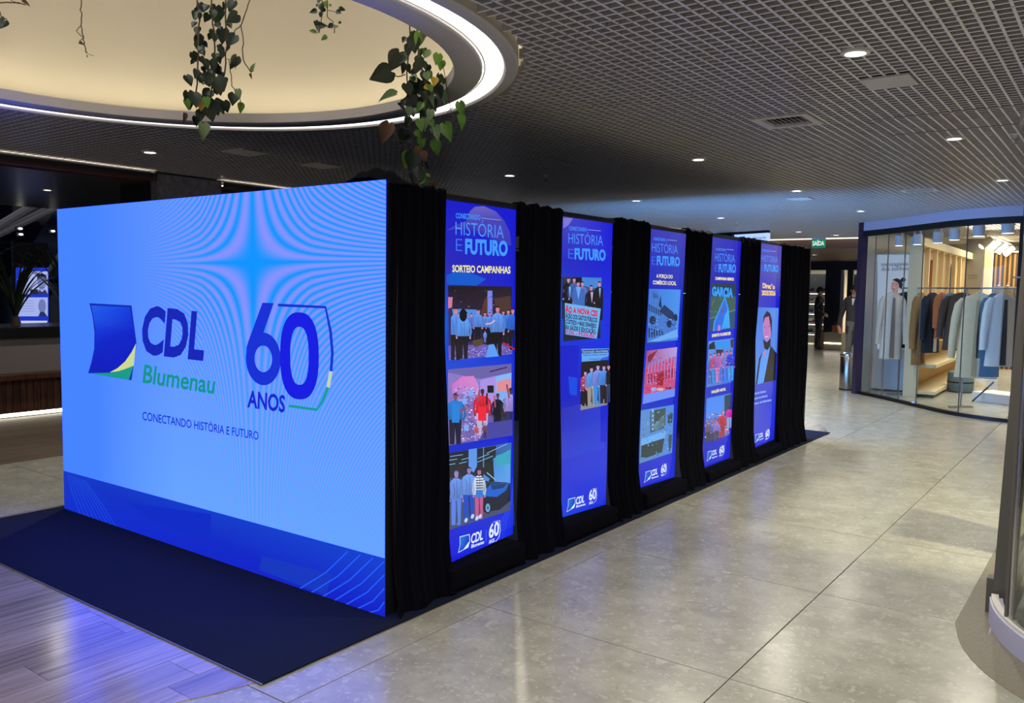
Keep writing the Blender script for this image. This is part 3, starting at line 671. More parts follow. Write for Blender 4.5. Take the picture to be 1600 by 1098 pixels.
curtain(0.015, 0.405, 'wide black curtain hung beside the LED screen edge', 1, 0.0, (0, 0, 0, .03), z1=1.985)
curtain(0.985, 1.44, 'black curtain between the first and second banners', 2, 0.0)
curtain(2.03, 2.52, 'black curtain between the second and third banners', 3, 0.0, (0, .02, 0, -.06))
curtain(3.10, 3.585, 'black curtain between the third and fourth banners', 4, 0.0, (0, .01, -.05, -.05))
curtain(4.20, 4.63, 'black curtain between the fourth and fifth banners', 5, 0.0, (0, .01, -.08, -.02))
curtain(5.215, 6.06, 'black curtain closing the far corner of the box', 6, 0.0)
curtain(0.10, 6.06, 'long black curtain along the hidden left side of the box', 7, -3.0, grp=None)
hump = thing('folded_cloth', 'heap of black cloth lying over the top right corner of the screen', 'cloth', (-0.12, 0.12, 1.985))
b = MB(); rows = []
for j in range(9):
    v = j / 8; rows.append([(-0.34 + .36 * i / 14, .03 + .22 * v, 1.985 + (.105 * math.sin(PI * min(1, max(0, i / 14 * 1.15))) ** .6 * (1 - .3 * v) + .008 * math.sin(i * 1.7 + j)) * math.sin(PI * (.12 + .76 * v))) for i in range(15)])
b.grid(rows).build('cloth', M['black_cloth'], hump, True)
# frame bars over the banners
fr = thing('truss_frame', 'black metal frame carrying the curtains and banners of the box', 'frame', (-0.06, 3.0, 0))
for x in (-0.055, -2.945):
    MB().tube([(x, .1, 1.952), (x, 6.05, 1.952)], .018, 10).build('top_bar', M['dark_metal'], fr)
    for y in (0.15, 1.22, 2.27, 3.34, 4.42, 5.45, 6.04): MB().tube([(x, y, .02), (x, y, 1.94)], .016, 8).build('post', M['dark_metal'], fr)

BN = (1, 0, 0)
atB = lambda px, py: onX(px, py, 0.0)
LBL = '#d8e6ff'


def logos(t_, fl, cdl, em, rule=None):
    """small company flag + letters and anniversary number at a banner's foot; fl = px of the flag corners"""
    p = Print(atB, BN); p.l = 8
    (x0, y0), (x1, y1), (x2, y2), (x3, y3) = fl                       # top left, top right, bottom right, bottom left
    mid = ((x1 + x2) / 2 + (x1 - x0) * .12, (y1 + y2) / 2)
    p.poly([(x0, y0), (x1, y1), mid, (x2, y2), (x3, y3), ((x0 + x3) / 2 + (x1 - x0) * .10, (y0 + y3) / 2)], '#d4e8ff')
    s = .10; cx = (x0 + x1 + x2 + x3) / 4; cy = (y0 + y1 + y2 + y3) / 4; sh = lambda q: (q[0] + (cx - q[0]) * s, q[1] + (cy - q[1]) * s)
    p.poly([sh((x0, y0)), sh((x1, y1)), sh(mid), sh((x2, y2)), sh((x3, y3)), sh(((x0 + x3) / 2 + (x1 - x0) * .10, (y0 + y3) / 2))], ['#1480e0', '#0a3ccc', '#0a30c0', '#0a28b8', '#0a40d0', '#1270dc'])
    p.poly([sh(mid), sh((x2, y2)), (x3 + (x2 - x3) * .5, y3 + (y2 - y3) * .5 - 1)], '#d6f2f0')
    for (t, bl, br, tl) in cdl: p.text(t, bl, br, tl, '#dcebff', .03, .1)
    p.build('company_logo', M['printm'], t_); p = Print(atB, BN); p.l = 8
    t, bl, br, tl = em; p.text(t, bl, br, tl, '#dcebff', .03)
    (ax, ay), (bx, by), (tx, ty) = bl, br, tl; w = bx - ax; h = ay - ty
    p.line([(ax + w * .45, ty - h * .06 + (by - ay) * .45), (bx + w * .05, by - h * 1.05), (bx + w * .13, by - h * .3), (bx + w * .0, by + h * .20), (ax + w * .65, ay + h * .26)], max(.5, w * .05), '#cfe2ff')
    p.text('ANOS', (ax, ay + h * .42), (ax + w * .55, ay + h * .42 + (by - ay) * .55), (ax, ay + h * .16), '#dcebff', .03)
    p.build('anniversary_emblem', M['printm'], t_)
    if rule: p = Print(atB, BN); p.l = 8; p.line(rule, .6, '#6a80f0'); p.build('divider', M['printm'], t_)


def banner(corners, label, base_cols):
    """corners in the photo: top left, top right, bottom right, bottom left; the print hangs in the plane of the box side"""
    q = [atB(*c) for c in corners]; y0 = (q[0].y + q[3].y) / 2; y1 = (q[1].y + q[2].y) / 2
    t = thing('banner', label, 'banner', (0, (y0 + y1) / 2, 0), 'lit banners along the box')
    b = MB(); b.add([(v.x - .003, v.y, v.z) for v in q] + [(v.x - .009, v.y, v.z) for v in q], [(0, 1, 2, 3), (7, 6, 5, 4), (0, 4, 5, 1), (1, 5, 6, 2), (2, 6, 7, 3), (3, 7, 4, 0)])
    b.build('backing', M['black'], t)
    MB().bevbox((-.006, (q[0].y + q[1].y) / 2, (q[0].z + q[1].z) / 2 + .012), (.030, q[1].y - q[0].y + .02, .030), .006).build('top_rail', M['dark_metal'], t)
    zb = (q[2].z + q[3].z) / 2
    MB().bevbox((0.0, (y0 + y1) / 2, .014 + (zb - .03) / 2), (.16, y1 - y0 + .06, zb - .03), .03).build('base_case', M['black_cloth'], t)
    p = Print(atB, BN); n = len(base_cols) - 1
    pts = []; cc = []; fs = []
    for i in range(n + 1):
        u = i / n
        for k, (a, c) in enumerate(((corners[0], corners[3]), (corners[1], corners[2]))):
            pts.append((a[0] + (c[0] - a[0]) * u, a[1] + (c[1] - a[1]) * u)); cc.append(hx(base_cols[i][k]))
    for i in range(n): fs.append([2 * i, 2 * i + 1, 2 * i + 3, 2 * i + 2])
    p.raw(pts, fs, cc); p.build('print_sheet', M['printm'], t)
    return t


def heading(t, con, rule, his, e, fut):
    p = Print(atB, BN); p.l = 6
    p.text('CONECTANDO', *con, '#3f8cf8', .03); p.line(list(rule), .8, '#8fa8e0')
    p.text('HISTÓRIA', *his, '#4b93ff', -.006); p.text('E', *e, '#3c6ff0', -.012); p.text('FUTURO', *fut, '#3f98ff', .045)
    p.build('heading', M['printm'], t)


def sub(t, *lines, col='#f2e9a0', bold=.03):
    p = Print(atB, BN); p.l = 6
    for s, bl, br, tl in lines: p.text(s, bl, br, tl, col, bold)
    p.build('subtitle', M['printm'], t)


def photo(t, fn, seed=0):
    p = Print(atB, BN); p.l = 4; p.first = True; fn(p, random.Random(seed)); return p.build('photo_print', M['printm'], t)


def speck(p, r, poly4, n, sz, cols):
    (x0, y0), (x1, y1), (x2, y2), (x3, y3) = poly4; Q = []; K = []
    for _ in range(n):
        u, v = r.random(), r.random(); x = (x0 + (x1 - x0) * u) * (1 - v) + (x3 + (x2 - x3) * u) * v; y = (y0 + (y1 - y0) * u) * (1 - v) + (y3 + (y2 - y3) * u) * v
        s = sz * r.uniform(.5, 1.2); a = r.uniform(0, 3); q = [(x + s * math.cos(a + k * PI / 2), y + s * .7 * math.sin(a + k * PI / 2)) for k in range(4)]; Q.append(q); K.append(r.choice(cols))
    p.many(Q, K)


# ---- first banner
b1 = banner([(696, 312), (806.5, 326), (801.5, 834), (693, 884)], 'nearest lit banner, headed SORTEIO CAMPANHAS, beside the screen', [('#1418c8', '#0a10d0'), ('#2424b8', '#1018c8'), ('#0a50cc', '#0e1ed0'), ('#1440d8', '#1030d8'), ('#1028c4', '#0e18d8'), ('#2030c8', '#1024d8'), ('#0c10dc', '#0a28e0')])
p = Print(atB, BN); p.l = 2
p.poly([(697, 360), (712, 352), (728, 345), (734, 330), (742, 323), (756, 322), (775, 330), (788, 345), (796, 362), (799, 384), (775, 378), (740, 362), (715, 357)], ['#4a44b8', '#4b46b4', '#4a44b4', '#5650b8', '#6a62c0', '#6a62c0', '#564cb8', '#4440b8', '#4844b8', '#3836b4', '#2a2ab4', '#2424b8', '#2c2cb8'])
p.build('wave_pattern', M['printm'], b1); p = Print(atB, BN); p.l = 2
p.poly([(698, 430), (720, 420), (760, 436), (745, 446), (698, 444)], '#0a58cc'); p.build('wave_pattern', M['printm'], b1); p = Print(atB, BN); p.l = 2
for k in range(12): p.line([(770 + k * 3, 838 - k * 1.6 + (k > 9) * 0), (min(800, 783 + k * 3.4), 812 - k * 6)], .7, '#2a48e8')
p.build('line_pattern', M['printm'], b1)
heading(b1, ((712, 340.5), (750.5, 343.6), (712, 332.6)), ((752, 340.5), (782.5, 344)), ((711.5, 366.5), (787, 372.5), (711.5, 345.6)), ((712, 392), (722, 392.8), (712, 372)), ((726.5, 395.5), (793, 399), (726.5, 373.5)))
sub(b1, ('SORTEIO CAMPANHAS', (706.5, 424.5), (797.5, 427), (706.5, 414)))


def ph11(p, r):
    p.poly([(700, 446), (800, 447.5), (800, 553), (701, 563)], ['#1a1018', '#241a20', '#3a2a50', '#4a3a78'])
    speck(p, r, [(702, 450), (798, 450), (798, 480), (702, 480)], 34, 2.2, ['#2c1a22', '#120c14', '#4a3036', '#6a4a50', '#0c080e'])
    p.poly([(748, 500), (756, 470), (765, 455), (770, 480), (770, 500)], '#5a3426'); p.poly([(772, 466), (798, 462), (799, 490), (776, 492)], '#4a342e')
    p.poly([(700, 464), (707, 464), (706, 480), (700, 482)], '#d07898')
    p.rect(761.5, 454, 769, 492, '#6d86e8'); speck(p, r, [(762, 462), (768, 462), (768, 488), (762, 488)], 9, 1.4, ['#2a3ab0', '#c86ab0'])
    p.poly([(706, 482), (750, 484), (748, 498), (708, 498)], '#4a8ce0')
    p.poly([(700, 540), (800, 536), (800, 553), (701, 563)], '#6a58b0'); speck(p, r, [(704, 545), (798, 538), (798, 553), (704, 561)], 170, 1.5, ['#8a86e8', '#b0a0e8', '#5a48a0', '#9a6ab8', '#7a90f0', '#3a2a70'])
    for x in (717, 728, 735, 756, 763, 773): p.person(x, 535 + r.uniform(-3, 2), 46, r.choice(['#5f8cea', '#6a6ac8', '#c06a90', '#4f80e0']), '#17121e')
    p.person(744, 536, 54, '#5a93f2', '#14121c'); p.person(783, 534, 50, '#4a86ec', '#16131c'); p.person(790.5, 540, 58, '#3f7ce8', '#14121c'); p.person(797, 546, 66, '#2f6ce0', '#14121c', wd=.8)
    p.poly([(733, 532), (750, 528), (750, 538), (737, 542)], '#4e4428')
    p.person(707, 562, 84, '#5a90ee', '#141018', wd=1.1); p.person(719, 560, 75, '#5c9cf6', '#131018', hair='#0c080e', wd=1.1)
    p.ell(718.5, 492, 6, 10, '#0d0a10')
    p.person(772, 556, 80, '#5f96f2', '#0d0c12', wd=.95); p.line([(768, 500), (761, 505), (753, 506)], 2.2, '#d8b0c8')
    p.poly([(753, 538), (760, 522), (765, 524), (768, 540)], '#100c12'); p.ell(761, 528, 6, 9, '#0e0a10'); p.poly([(753, 558), (758, 538), (766, 537), (774, 556)], '#5a9cf4')
    p.person(752, 534, 18, '#6c9cf4', '#5c7ce0'); p.line([(780, 535), (798, 545)], 2.4, '#c01828')
photo(b1, ph11, 3)


def ph12(p, r):
    p.poly([(700, 577), (799, 568), (798, 680), (699, 696)], ['#8a78c8', '#86a0e8', '#4a4a98', '#7a6ab0'])
    p.poly([(700, 577), (799, 568), (799, 582), (750, 592), (700, 582)], '#6a60a8')
    p.poly([(706, 600), (722, 588), (740, 587), (748, 602), (747, 618), (706, 614)], ['#c86ac8', '#d87ac8', '#d87ac8', '#c888d0', '#b080d0', '#b878d0'])
    p.poly([(750, 594), (774, 588), (776, 640), (750, 640)], '#a890e4'); p.poly([(774, 588), (799, 582), (798, 640), (776, 640)], '#86b4f4')
    p.poly([(776, 596), (798, 591), (797, 612), (776, 616)], '#e08c98'); p.poly([(776, 612), (798, 610), (797, 640), (776, 640)], '#7aaef0')
    p.line([(765, 580.5), (792, 573.5)], 1.6, '#1c1628')
    speck(p, r, [(712, 605), (748, 603), (764, 682), (712, 692)], 380, 2.0, ['#c8b0e8', '#9a84c8', '#e0d0f4', '#7a5aa0', '#a870b0', '#5a4080', '#8ab4f8', '#c890c8'])
    for x, y in ((725, 627), (735, 614), (752, 652), (728, 668)): p.poly([(x - 4, y - 4), (x + 4, y - 5), (x + 4, y + 4), (x - 3, y + 5)], '#7aa8f4')
    p.rect(761, 602, 771, 613.5, '#0e1410')
    p.person(711, 694, 82, '#1f78d4', '#141838', skin='#8a4a58', wd=1.25); p.line([(706, 640), (712, 645), (722, 640), (727, 637)], 4, '#8a4a58'); p.rect(705, 630, 717, 660, '#1f80d8')
    p.person(752.5, 680, 74, '#e0203a', '#b8b0d8', skin='#5a2028', wd=1.25); p.line([(746, 628), (747.5, 608)], 2.6, '#a8405a'); p.line([(759, 632), (759.5, 614)], 2.6, '#3a1018'); p.rect(745.5, 635, 758.5, 657, '#ee2038')
    p.person(776, 679, 66, '#14122a', '#14122a', skin='#7a3a50'); p.line([(772, 636), (770.5, 618)], 2.2, '#a85068')
    p.person(786, 664, 42, '#2c302c', '#2c302c', skin='#5a3a40'); p.person(795.5, 676, 72, '#a898e8', '#2a2a68', skin='#5a2c38'); p.line([(793, 622), (789, 600)], 2.6, '#8a4a58')
    p.poly([(760, 660), (798, 655), (798, 680), (745, 688), (752, 676)], '#4444a0'); p.person(755, 684, 24, '#7a4a60', '#4a2a50'); p.person(741, 688, 26, '#c85a78', '#a88cc8', skin='#5a2828')
photo(b1, ph12, 5)


def ph13(p, r):
    p.poly([(700, 708), (799, 691), (797, 797), (697, 829)], ['#2c3448', '#3a70b8', '#24345e', '#3c4a6e'])
    p.poly([(700, 708), (752, 700), (752, 740), (700, 746)], '#20242c'); p.poly([(752, 700), (775, 696), (772, 752), (750, 756)], '#1e2428')
    p.poly([(732, 702), (745, 700), (745, 728), (740, 738), (732, 732)], '#5a96e8'); p.rect(754.5, 698, 756, 730, '#4a90d8')
    for a, b in (((703, 713), (723, 710)), ((700, 719), (714, 717)), ((721, 718), (732, 715)), ((717, 724), (729, 721)), ((700, 726), (711, 724)), ((746, 716), (764, 709)), ((745, 722), (770, 712)), ((760, 708), (792, 693))): p.line([a, b], 1.0, '#7ab8f0')
    p.poly([(770, 716), (797, 702), (797, 754), (772, 752)], ['#3a90d0', '#48b0e0', '#5aa0ee', '#5a96e8']); p.poly([(774, 712), (797, 704), (797, 724), (776, 728)], '#38a4c0')
    p.poly([(697, 790), (750, 775), (797, 775), (797, 797), (697, 829)], '#46506e')
    p.poly([(752, 768), (763, 755), (790, 753), (796, 756), (797, 782), (780, 796), (756, 800), (750, 785)], '#1c2436'); p.poly([(755, 768), (766, 756), (795, 754), (790, 766), (776, 776), (756, 775)], '#1a62d0'); p.poly([(766, 757), (792, 755), (786, 762), (768, 765)], '#123a70')
    p.line([(760, 738), (773, 749)], 1.6, '#8ab4e0'); p.ell(761.5, 793, 5.4, 9, '#10141c'); p.ell(761.5, 793, 3.8, 7, '#6aa0d8', 12); p.ell(761.5, 793, 1.2, 2.2, '#20406a')
    p.person(712, 820, 87, '#6a92ea', '#5a82e4', skin='#b088c8', hair='#5a78b0', wd=.95); p.person(731.5, 813, 86, '#6c9cf2', '#1e4cc0', skin='#a080c0', hair='#2a3050', wd=1.05)
    p.person(747, 810, 80, '#d8e4ff', '#c05a90', skin='#b878a8', hair='#2a2030', wd=.85)
    for k in range(7): p.line([(741.5, 742 + k * 4), (753, 741.5 + k * 4)], 1.5, '#1a2440')
    p.poly([(741.5, 766), (752.5, 765), (753, 776), (741, 777)], '#2a7cd8'); p.poly([(753, 740), (763, 747), (761, 752), (753, 749)], '#4a8cd8')
    for x, y in ((726, 812), (736, 806), (743, 809), (748, 806)): p.ell(x, y, 2.4, 4, '#c0d4ff', 8, .4)
photo(b1, ph13, 8)
logos(b1, [(718, 838), (733.5, 834), (731.5, 855), (715.5, 863.5)], [('CDL', (735.5, 849), (754, 842), (736, 834.5)), ('Blumenau', (735.8, 856), (756, 848.5), (735.8, 850.8))], ('60', (763.5, 840.5), (779.5, 834.5), (764, 819.5)), [(759.5, 828), (759, 846)])

# ---- second banner
b2 = banner([(879, 338), (957.5, 348), (946.5, 788), (869, 811)], 'second lit banner, with men holding a protest sign and a mostly blue lower half', [('#4444c0', '#1010d8'), ('#2028c0', '#1018d4'), ('#1040cc', '#0c28dc'), ('#0a30d0', '#0a28e0'), ('#1418b0', '#0a18e0'), ('#2030c8', '#1828d8'), ('#1e30d0', '#1c34d8'), ('#1440dc', '#0c28e0')])
p = Print(atB, BN); p.l = 2
p.poly([(880, 357), (888, 352), (895, 341), (885, 340), (880, 340)], '#7a78d4'); p.build('wave_pattern', M['printm'], b2); p = Print(atB, BN); p.l = 2; p.poly([(872, 640), (874, 540), (905, 540), (900, 618), (885, 625)], '#0c1ac8'); p.poly([(888, 588), (902, 590), (901, 618), (890, 616)], '#0a48e0')
p.poly([(873, 640), (940, 620), (944, 700), (871, 720)], ['#2a2cb8', '#2838cc', '#1c3cd8', '#2038cc']); p.poly([(938, 560), (951, 556), (948, 690), (938, 690)], '#0a1cd0')
p.build('wave_pattern', M['printm'], b2)
heading(b2, ((889, 359.2), (916.5, 361.6), (889, 353.6)), ((917.5, 358.8), (938.5, 360.6)), ((888, 380), (942, 384), (888, 363.8)), ((887.5, 403.6), (896, 404.2), (887.5, 388)), ((897.5, 404.2), (946, 406.6), (897.5, 388)))


def ph21(p, r):
    p.poly([(878, 432), (940, 433.5), (938, 528), (880, 533)], ['#28323e', '#3a6cb0', '#0a1830', '#1a2030'])
    p.poly([(909, 433), (939, 435), (939, 452), (909, 446)], '#3f84d8'); p.rect(893, 433, 909, 470, '#121218')
    for x, top, y in ((881, '#14141a', 478), (887.5, '#14141a', 474), (896, '#3a62a8', 474), (902, '#5a70c0', 480), (908, '#6a70b8', 480), (921.5, '#14141c', 486), (934, '#1a1a20', 480)):
        p.person(x, y + 20, 62 if x > 884 else 50, top, '#101018', skin='#d090b4', hair='#141018', wd=1.0)
    p.poly([(893, 450), (911, 452), (911, 480), (893, 476)], '#3c68b8'); p.poly([(897, 448), (905, 448), (901, 468)], '#6aa4f0')
    p.poly([(886, 448), (889, 448), (887.5, 466)], '#8ab4f0'); p.poly([(920, 456), (924, 456), (922, 474)], '#c0a8d8'); p.poly([(933, 450), (936, 450), (934.5, 466)], '#8ab4f0')
    p.poly([(879.5, 473), (936, 482), (929.5, 529), (881, 522)], '#6ab2ee')
    T = [('ÃO A NOVA CSS', (880.5, 487), (931, 494), (880.5, 478.5), '#d8184c', .05), ('ÃÇÃO DOS GASTOS PÚBLICOS', (881, 496.5), (930.5, 503.5), (881, 489.5), '#1c2a60', .04), ('CUSTEIOS = MAIS DINHEIRO', (881, 505), (929, 512.3), (881, 498.3), '#1c2a60', .04), ('RA SAÚDE E EDUCAÇÃO', (881, 514), (928, 521.5), (881, 507), '#1c2a60', .04), ('CDL - FCDL/SC', (881.5, 520.5), (927.5, 527.6), (881.5, 515.5), '#d0207c', .05)]
    for t, a, b, c, k, bo in T: p.text(t, a, b, c, k, bo)
photo(b2, ph21, 2)


def ph22(p, r):
    p.poly([(908.5, 545), (951.5, 544), (948.5, 632), (906.5, 641)], '#15161c')
    p.poly([(908.5, 545), (951.5, 544), (950, 565), (908.8, 567)], '#62a4f0'); p.poly([(908.8, 547), (951, 545), (951, 550.5), (908.8, 552)], '#1c2c50')
    p.text('Inauguração Autoridades', (910, 551), (950, 549.6), (910, 547), '#8ab8f4', .02); p.text('membros da diretoria e convidados', (911, 556), (949, 554.6), (911, 553), '#2a50a8', .01); p.text('homenageados', (921, 562), (937, 561.5), (921, 559.4), '#2a50a8', .01)
    p.poly([(908.8, 565), (951, 562), (948.5, 632), (906.5, 641)], '#15161c'); p.poly([(907, 632), (949, 622), (948.5, 632), (906.5, 641)], '#8a8a90')
    p.person(914, 634, 56, '#b04068', '#15141a', skin='#d8a0c0', wd=1.0); speck(p, r, [(910, 588), (918, 588), (918, 612), (910, 612)], 20, 1.3, ['#e8d0e0', '#c02848'])
    p.person(923.3, 634, 62, '#5a9cf0', '#9a948c', skin='#d0a0c8', wd=1.05); p.person(933, 632, 64, '#7a90e8', '#3a8ce0', skin='#c8a8e0', wd=1.05); p.person(942, 630, 61, '#4c90ee', '#2a1a28', skin='#c8a0d0', wd=1.05); p.person(949, 628, 60, '#181820', '#28405a', wd=.5)
photo(b2, ph22, 4)
logos(b2, [(887.5, 779.5), (898.5, 776.5), (897, 793), (885, 800)], [('CDL', (899.5, 788), (912.5, 784), (899.8, 777)), ('Blumenau', (899.8, 793), (914.5, 788.5), (899.8, 789.5))], ('60', (920, 781.5), (931, 778.5), (920.3, 766)))

# ---- third banner
b3 = banner([(1014, 357), (1072, 364.5), (1053.5, 745), (995, 764)], 'third lit banner, headed A FORÇA DO COMÉRCIO LOCAL', [('#3a38b8', '#4444b4'), ('#1c2cc0', '#3038b8'), ('#1420b4', '#0c20c8'), ('#1030d0', '#0c20d8'), ('#1434c4', '#0c20c8'), ('#2634bc', '#1424c8'), ('#1418c8', '#0c28e0')])
heading(b3, ((1021, 375), (1040, 377), (1021, 370.6)), ((1041.5, 374.5), (1057.5, 376)), ((1018.6, 393.2), (1058.8, 397), (1018.6, 379)), ((1018.2, 413), (1024, 413.4), (1018.2, 400)), ((1026, 413.6), (1062, 415.5), (1026, 400)))
sub(b3, ('A FORÇA DO', (1025.5, 433.5), (1051, 435), (1025.5, 428)), ('COMÉRCIO LOCAL', (1020, 443.8), (1056.5, 445.4), (1020, 438)))


def ph31(p, r):
    p.poly([(1014, 451), (1063.5, 452.5), (1058.5, 531), (1010.5, 537)], ['#3a78d8', '#4a94ee', '#4a8ee6', '#1c3a78'])
    p.poly([(1014, 460), (1020, 452), (1028, 454), (1031, 476), (1044, 490), (1057, 500), (1055, 520), (1011, 536)], '#4478cc')
    p.poly([(1029, 478), (1032, 460), (1034, 482)], '#1a2c50'); p.poly([(1030, 486), (1038, 476), (1052, 488), (1056, 498), (1048, 500)], '#20345e')
    for k in range(6): p.rect(1014 + k * 3.4, 475 + k * 2, 1015.6 + k * 3.4, 486 + k * 1.4, '#142444'); p.rect(1013 + k * 4, 512 + k, 1015 + k * 4, 528 - k, '#142444'); p.rect(1020 + k * 1.4, 456 + k, 1020.6 + k * 1.4, 466, '#1a2c50')
    p.ell(1019, 500, 5, 7, '#1a2c50', 9); p.ell(1045, 506, 4, 6, '#16264a', 9); p.ell(1055, 496, 3, 6, '#16264a', 9)
    speck(p, r, [(1013, 490), (1056, 500), (1056, 520), (1012, 530)], 60, 1.3, ['#142444', '#7ab4f4', '#2a5098', '#5a94e8'])
    p.poly([(1012, 534), (1057, 514), (1059, 526), (1030, 533)], '#6aa8f0')
photo(b3, ph31, 3)


def ph32(p, r):
    p.poly([(1010.5, 548), (1058, 542), (1053.5, 619), (1004, 631)], ['#a84a78', '#b8a0e0', '#6a90f0', '#6a88ee'])
    p.poly([(1012, 556), (1028, 546), (1024, 552), (1012, 572)], '#8a1a38'); p.poly([(1008, 575), (1056, 556), (1054, 608), (1006, 618)], '#c84a78')
    for k in range(9): p.line([(1011 + k * 5, 600 - k), (1014 + k * 5, 566 - k * 1.2)], 1.0, '#8a98f0'); p.rect(1012 + k * 4.6, 584 - k, 1014 + k * 4.6, 598 - k, '#8a1830')
    p.poly([(1025, 588), (1033, 580), (1037, 586), (1035, 602), (1026, 604)], '#9a1428'); p.ell(1021, 608, 4.5, 3.5, '#a8a0e8', 8); p.ell(1031, 608, 6, 2.4, '#e0b0a0', 8); p.ell(1044, 606, 5, 2.6, '#8a2038', 8)
    speck(p, r, [(1010, 560), (1056, 552), (1054, 606), (1007, 616)], 110, 1.4, ['#d05a88', '#7a88e8', '#a02848', '#e08ab0', '#b070c0'])
    p.poly([(1006, 616), (1054, 607), (1053.5, 619), (1004, 631)], '#6a90f4')
photo(b3, ph32, 6)


def ph33(p, r):
    p.poly([(1001.5, 641), (1053, 632), (1050, 707), (999, 724)], ['#5a90d0', '#4a86e0', '#4a86d8', '#5a86b8'])
    p.poly([(1016, 642), (1040, 637), (1039, 668), (1016, 676)], '#3e5252'); p.rect(1018, 639, 1021.5, 672, '#84b4e8')
    for k in range(4): p.rect(1019, 644 + k * 7, 1020.6, 648 + k * 7, '#203a5a')
    p.poly([(1043, 648), (1051, 645), (1050, 660), (1043, 662)], '#2a4050'); p.poly([(1002, 686), (1040, 672), (1040, 684), (1001, 696)], '#6aaaf2'); p.poly([(1002, 696), (1038, 684), (1034, 706), (1010, 715), (1001, 714)], '#2c4040')
    p.poly([(1044, 680), (1050, 678), (1048, 704), (1045, 706)], '#2c4a50')
    for k in range(5): p.line([(1022, 664 + k * 2), (1038, 648 + k * 4)], .8, '#7aa8c8')
    speck(p, r, [(1002, 645), (1050, 640), (1049, 704), (1001, 718)], 120, 1.3, ['#6aa4d8', '#2a4a58', '#88bce8', '#405c60', '#587888'])
photo(b3, ph33, 9)
logos(b3, [(1008.5, 737), (1017, 734.5), (1015.5, 748), (1006, 754)], [('CDL', (1017.5, 743.5), (1027, 740), (1017.8, 734.5)), ('Blumenau', (1017.8, 748), (1028.5, 744.5), (1017.8, 745.2))], ('60', (1032.5, 739), (1040.5, 736.5), (1032.8, 727)))

# ---- fourth banner
b4 = banner([(1112, 370), (1158.5, 376), (1140, 715), (1095, 733)], 'fourth lit banner, with the word GARCIA over a pointed blue pennant', [('#3c3cb4', '#2020c0'), ('#2424a8', '#1818b8'), ('#0c28c8', '#0c18d0'), ('#0838d8', '#0818d4'), ('#1838c0', '#0c18c8'), ('#1c28b0', '#0c18cc'), ('#1018c8', '#0c20d8')])
heading(b4, ((1118, 391), (1134, 392.2), (1118, 387.4)), ((1135, 389.4), (1146, 390.4)), ((1117, 408), (1148, 410.4), (1117, 395)), ((1116.6, 424.4), (1121, 424.6), (1116.6, 413)), ((1122.5, 424.8), (1149.5, 425.6), (1122.5, 412.5)))
sub(b4, ('CAMPANHA REMOS', (1117.5, 436.8), (1146.5, 438.2), (1117.5, 432.6)), ('EVENTO FLORESCER', (1112.3, 526.5), (1141.8, 522.5), (1112.5, 522.2)), ('DOAÇÃO NATAL', (1111.5, 614.5), (1133.8, 609.5), (1111.7, 610.4)), bold=.05)


def ph41(p, r):
    p.poly([(1111.5, 442), (1150.5, 443.5), (1148, 513), (1107.5, 518)], ['#26384c', '#1c2c3a', '#1c3c50', '#1c4070'])
    p.poly([(1110.5, 463), (1149.8, 463), (1149, 484), (1109, 497)], '#3a5a50'); p.poly([(1109, 499), (1149, 485), (1148, 513), (1107.8, 517)], '#2a4a6a'); p.line([(1109, 498), (1149, 484)], .9, '#7aa0a8')
    p.text('GARCIA', (1112, 461), (1145, 464), (1112.5, 448), '#2f9cf8', .06)
    p.poly([(1132.5, 462), (1138.5, 483), (1140.5, 512), (1113.5, 517), (1115, 503)], '#3aa0f6'); p.poly([(1132.3, 466), (1136.5, 482), (1126, 516), (1115.5, 515), (1116.5, 504)], '#2a6ae0'); p.poly([(1137, 484), (1139.5, 511), (1127, 515)], '#1a9af0')
    for k in range(4): p.line([(1130 + k * 2.6, 512 - k * .4), (1133 + k * 1.5, 490 - k)], .7, '#52b8f8')
    p.ell(1128.5, 485, 1.6, 4, '#7a4a6a', 8); p.poly([(1121, 517), (1122, 508), (1125, 508), (1125, 516)], '#d07ac0')
    speck(p, r, [(1110, 466), (1126, 466), (1118, 494), (1109, 496)], 26, 1.2, ['#4a6a58', '#32504a', '#6a8a60'])
photo(b4, ph41, 2)


def ph42(p, r):
    p.poly([(1107, 533), (1146.5, 528), (1143, 597), (1104, 605)], ['#5a90e0', '#5a88d8', '#3a6cd8', '#5a80d0'])
    p.poly([(1108, 538), (1116, 533), (1118, 545), (1107, 546)], '#1c1c24'); p.poly([(1118, 534), (1140, 531), (1140, 543), (1118, 545)], '#2a90ee'); p.poly([(1141, 531), (1146, 529), (1145, 544), (1142, 542)], '#2c2430')
    p.poly([(1118, 546), (1131, 546), (1122, 562)], '#2c2c30')
    for x, y, c, l, sk in ((1110, 600, '#4a7ad8', '#4468b8', '#d080b0'), (1116, 598, '#c04a78', '#2a88e0', '#d080a0'), (1122, 597, '#a860b8', '#c878b0', '#c878b0'), (1128, 596, '#c070c0', '#3a6ce0', '#d088b8'), (1134, 595, '#6a80e0', '#3878e8', '#c878a8'), (1140, 594, '#1c28d8', '#2a9cf0', '#d0708a')):
        p.person(x, y, 48, c, l, skin=sk, hair='#3a2a40', wd=1.0)
    speck(p, r, [(1108, 560), (1144, 556), (1142, 585), (1106, 590)], 60, 1.5, ['#d080b8', '#5a90f0', '#8a70d0', '#c04a70', '#3a6ce8'])
photo(b4, ph42, 4)


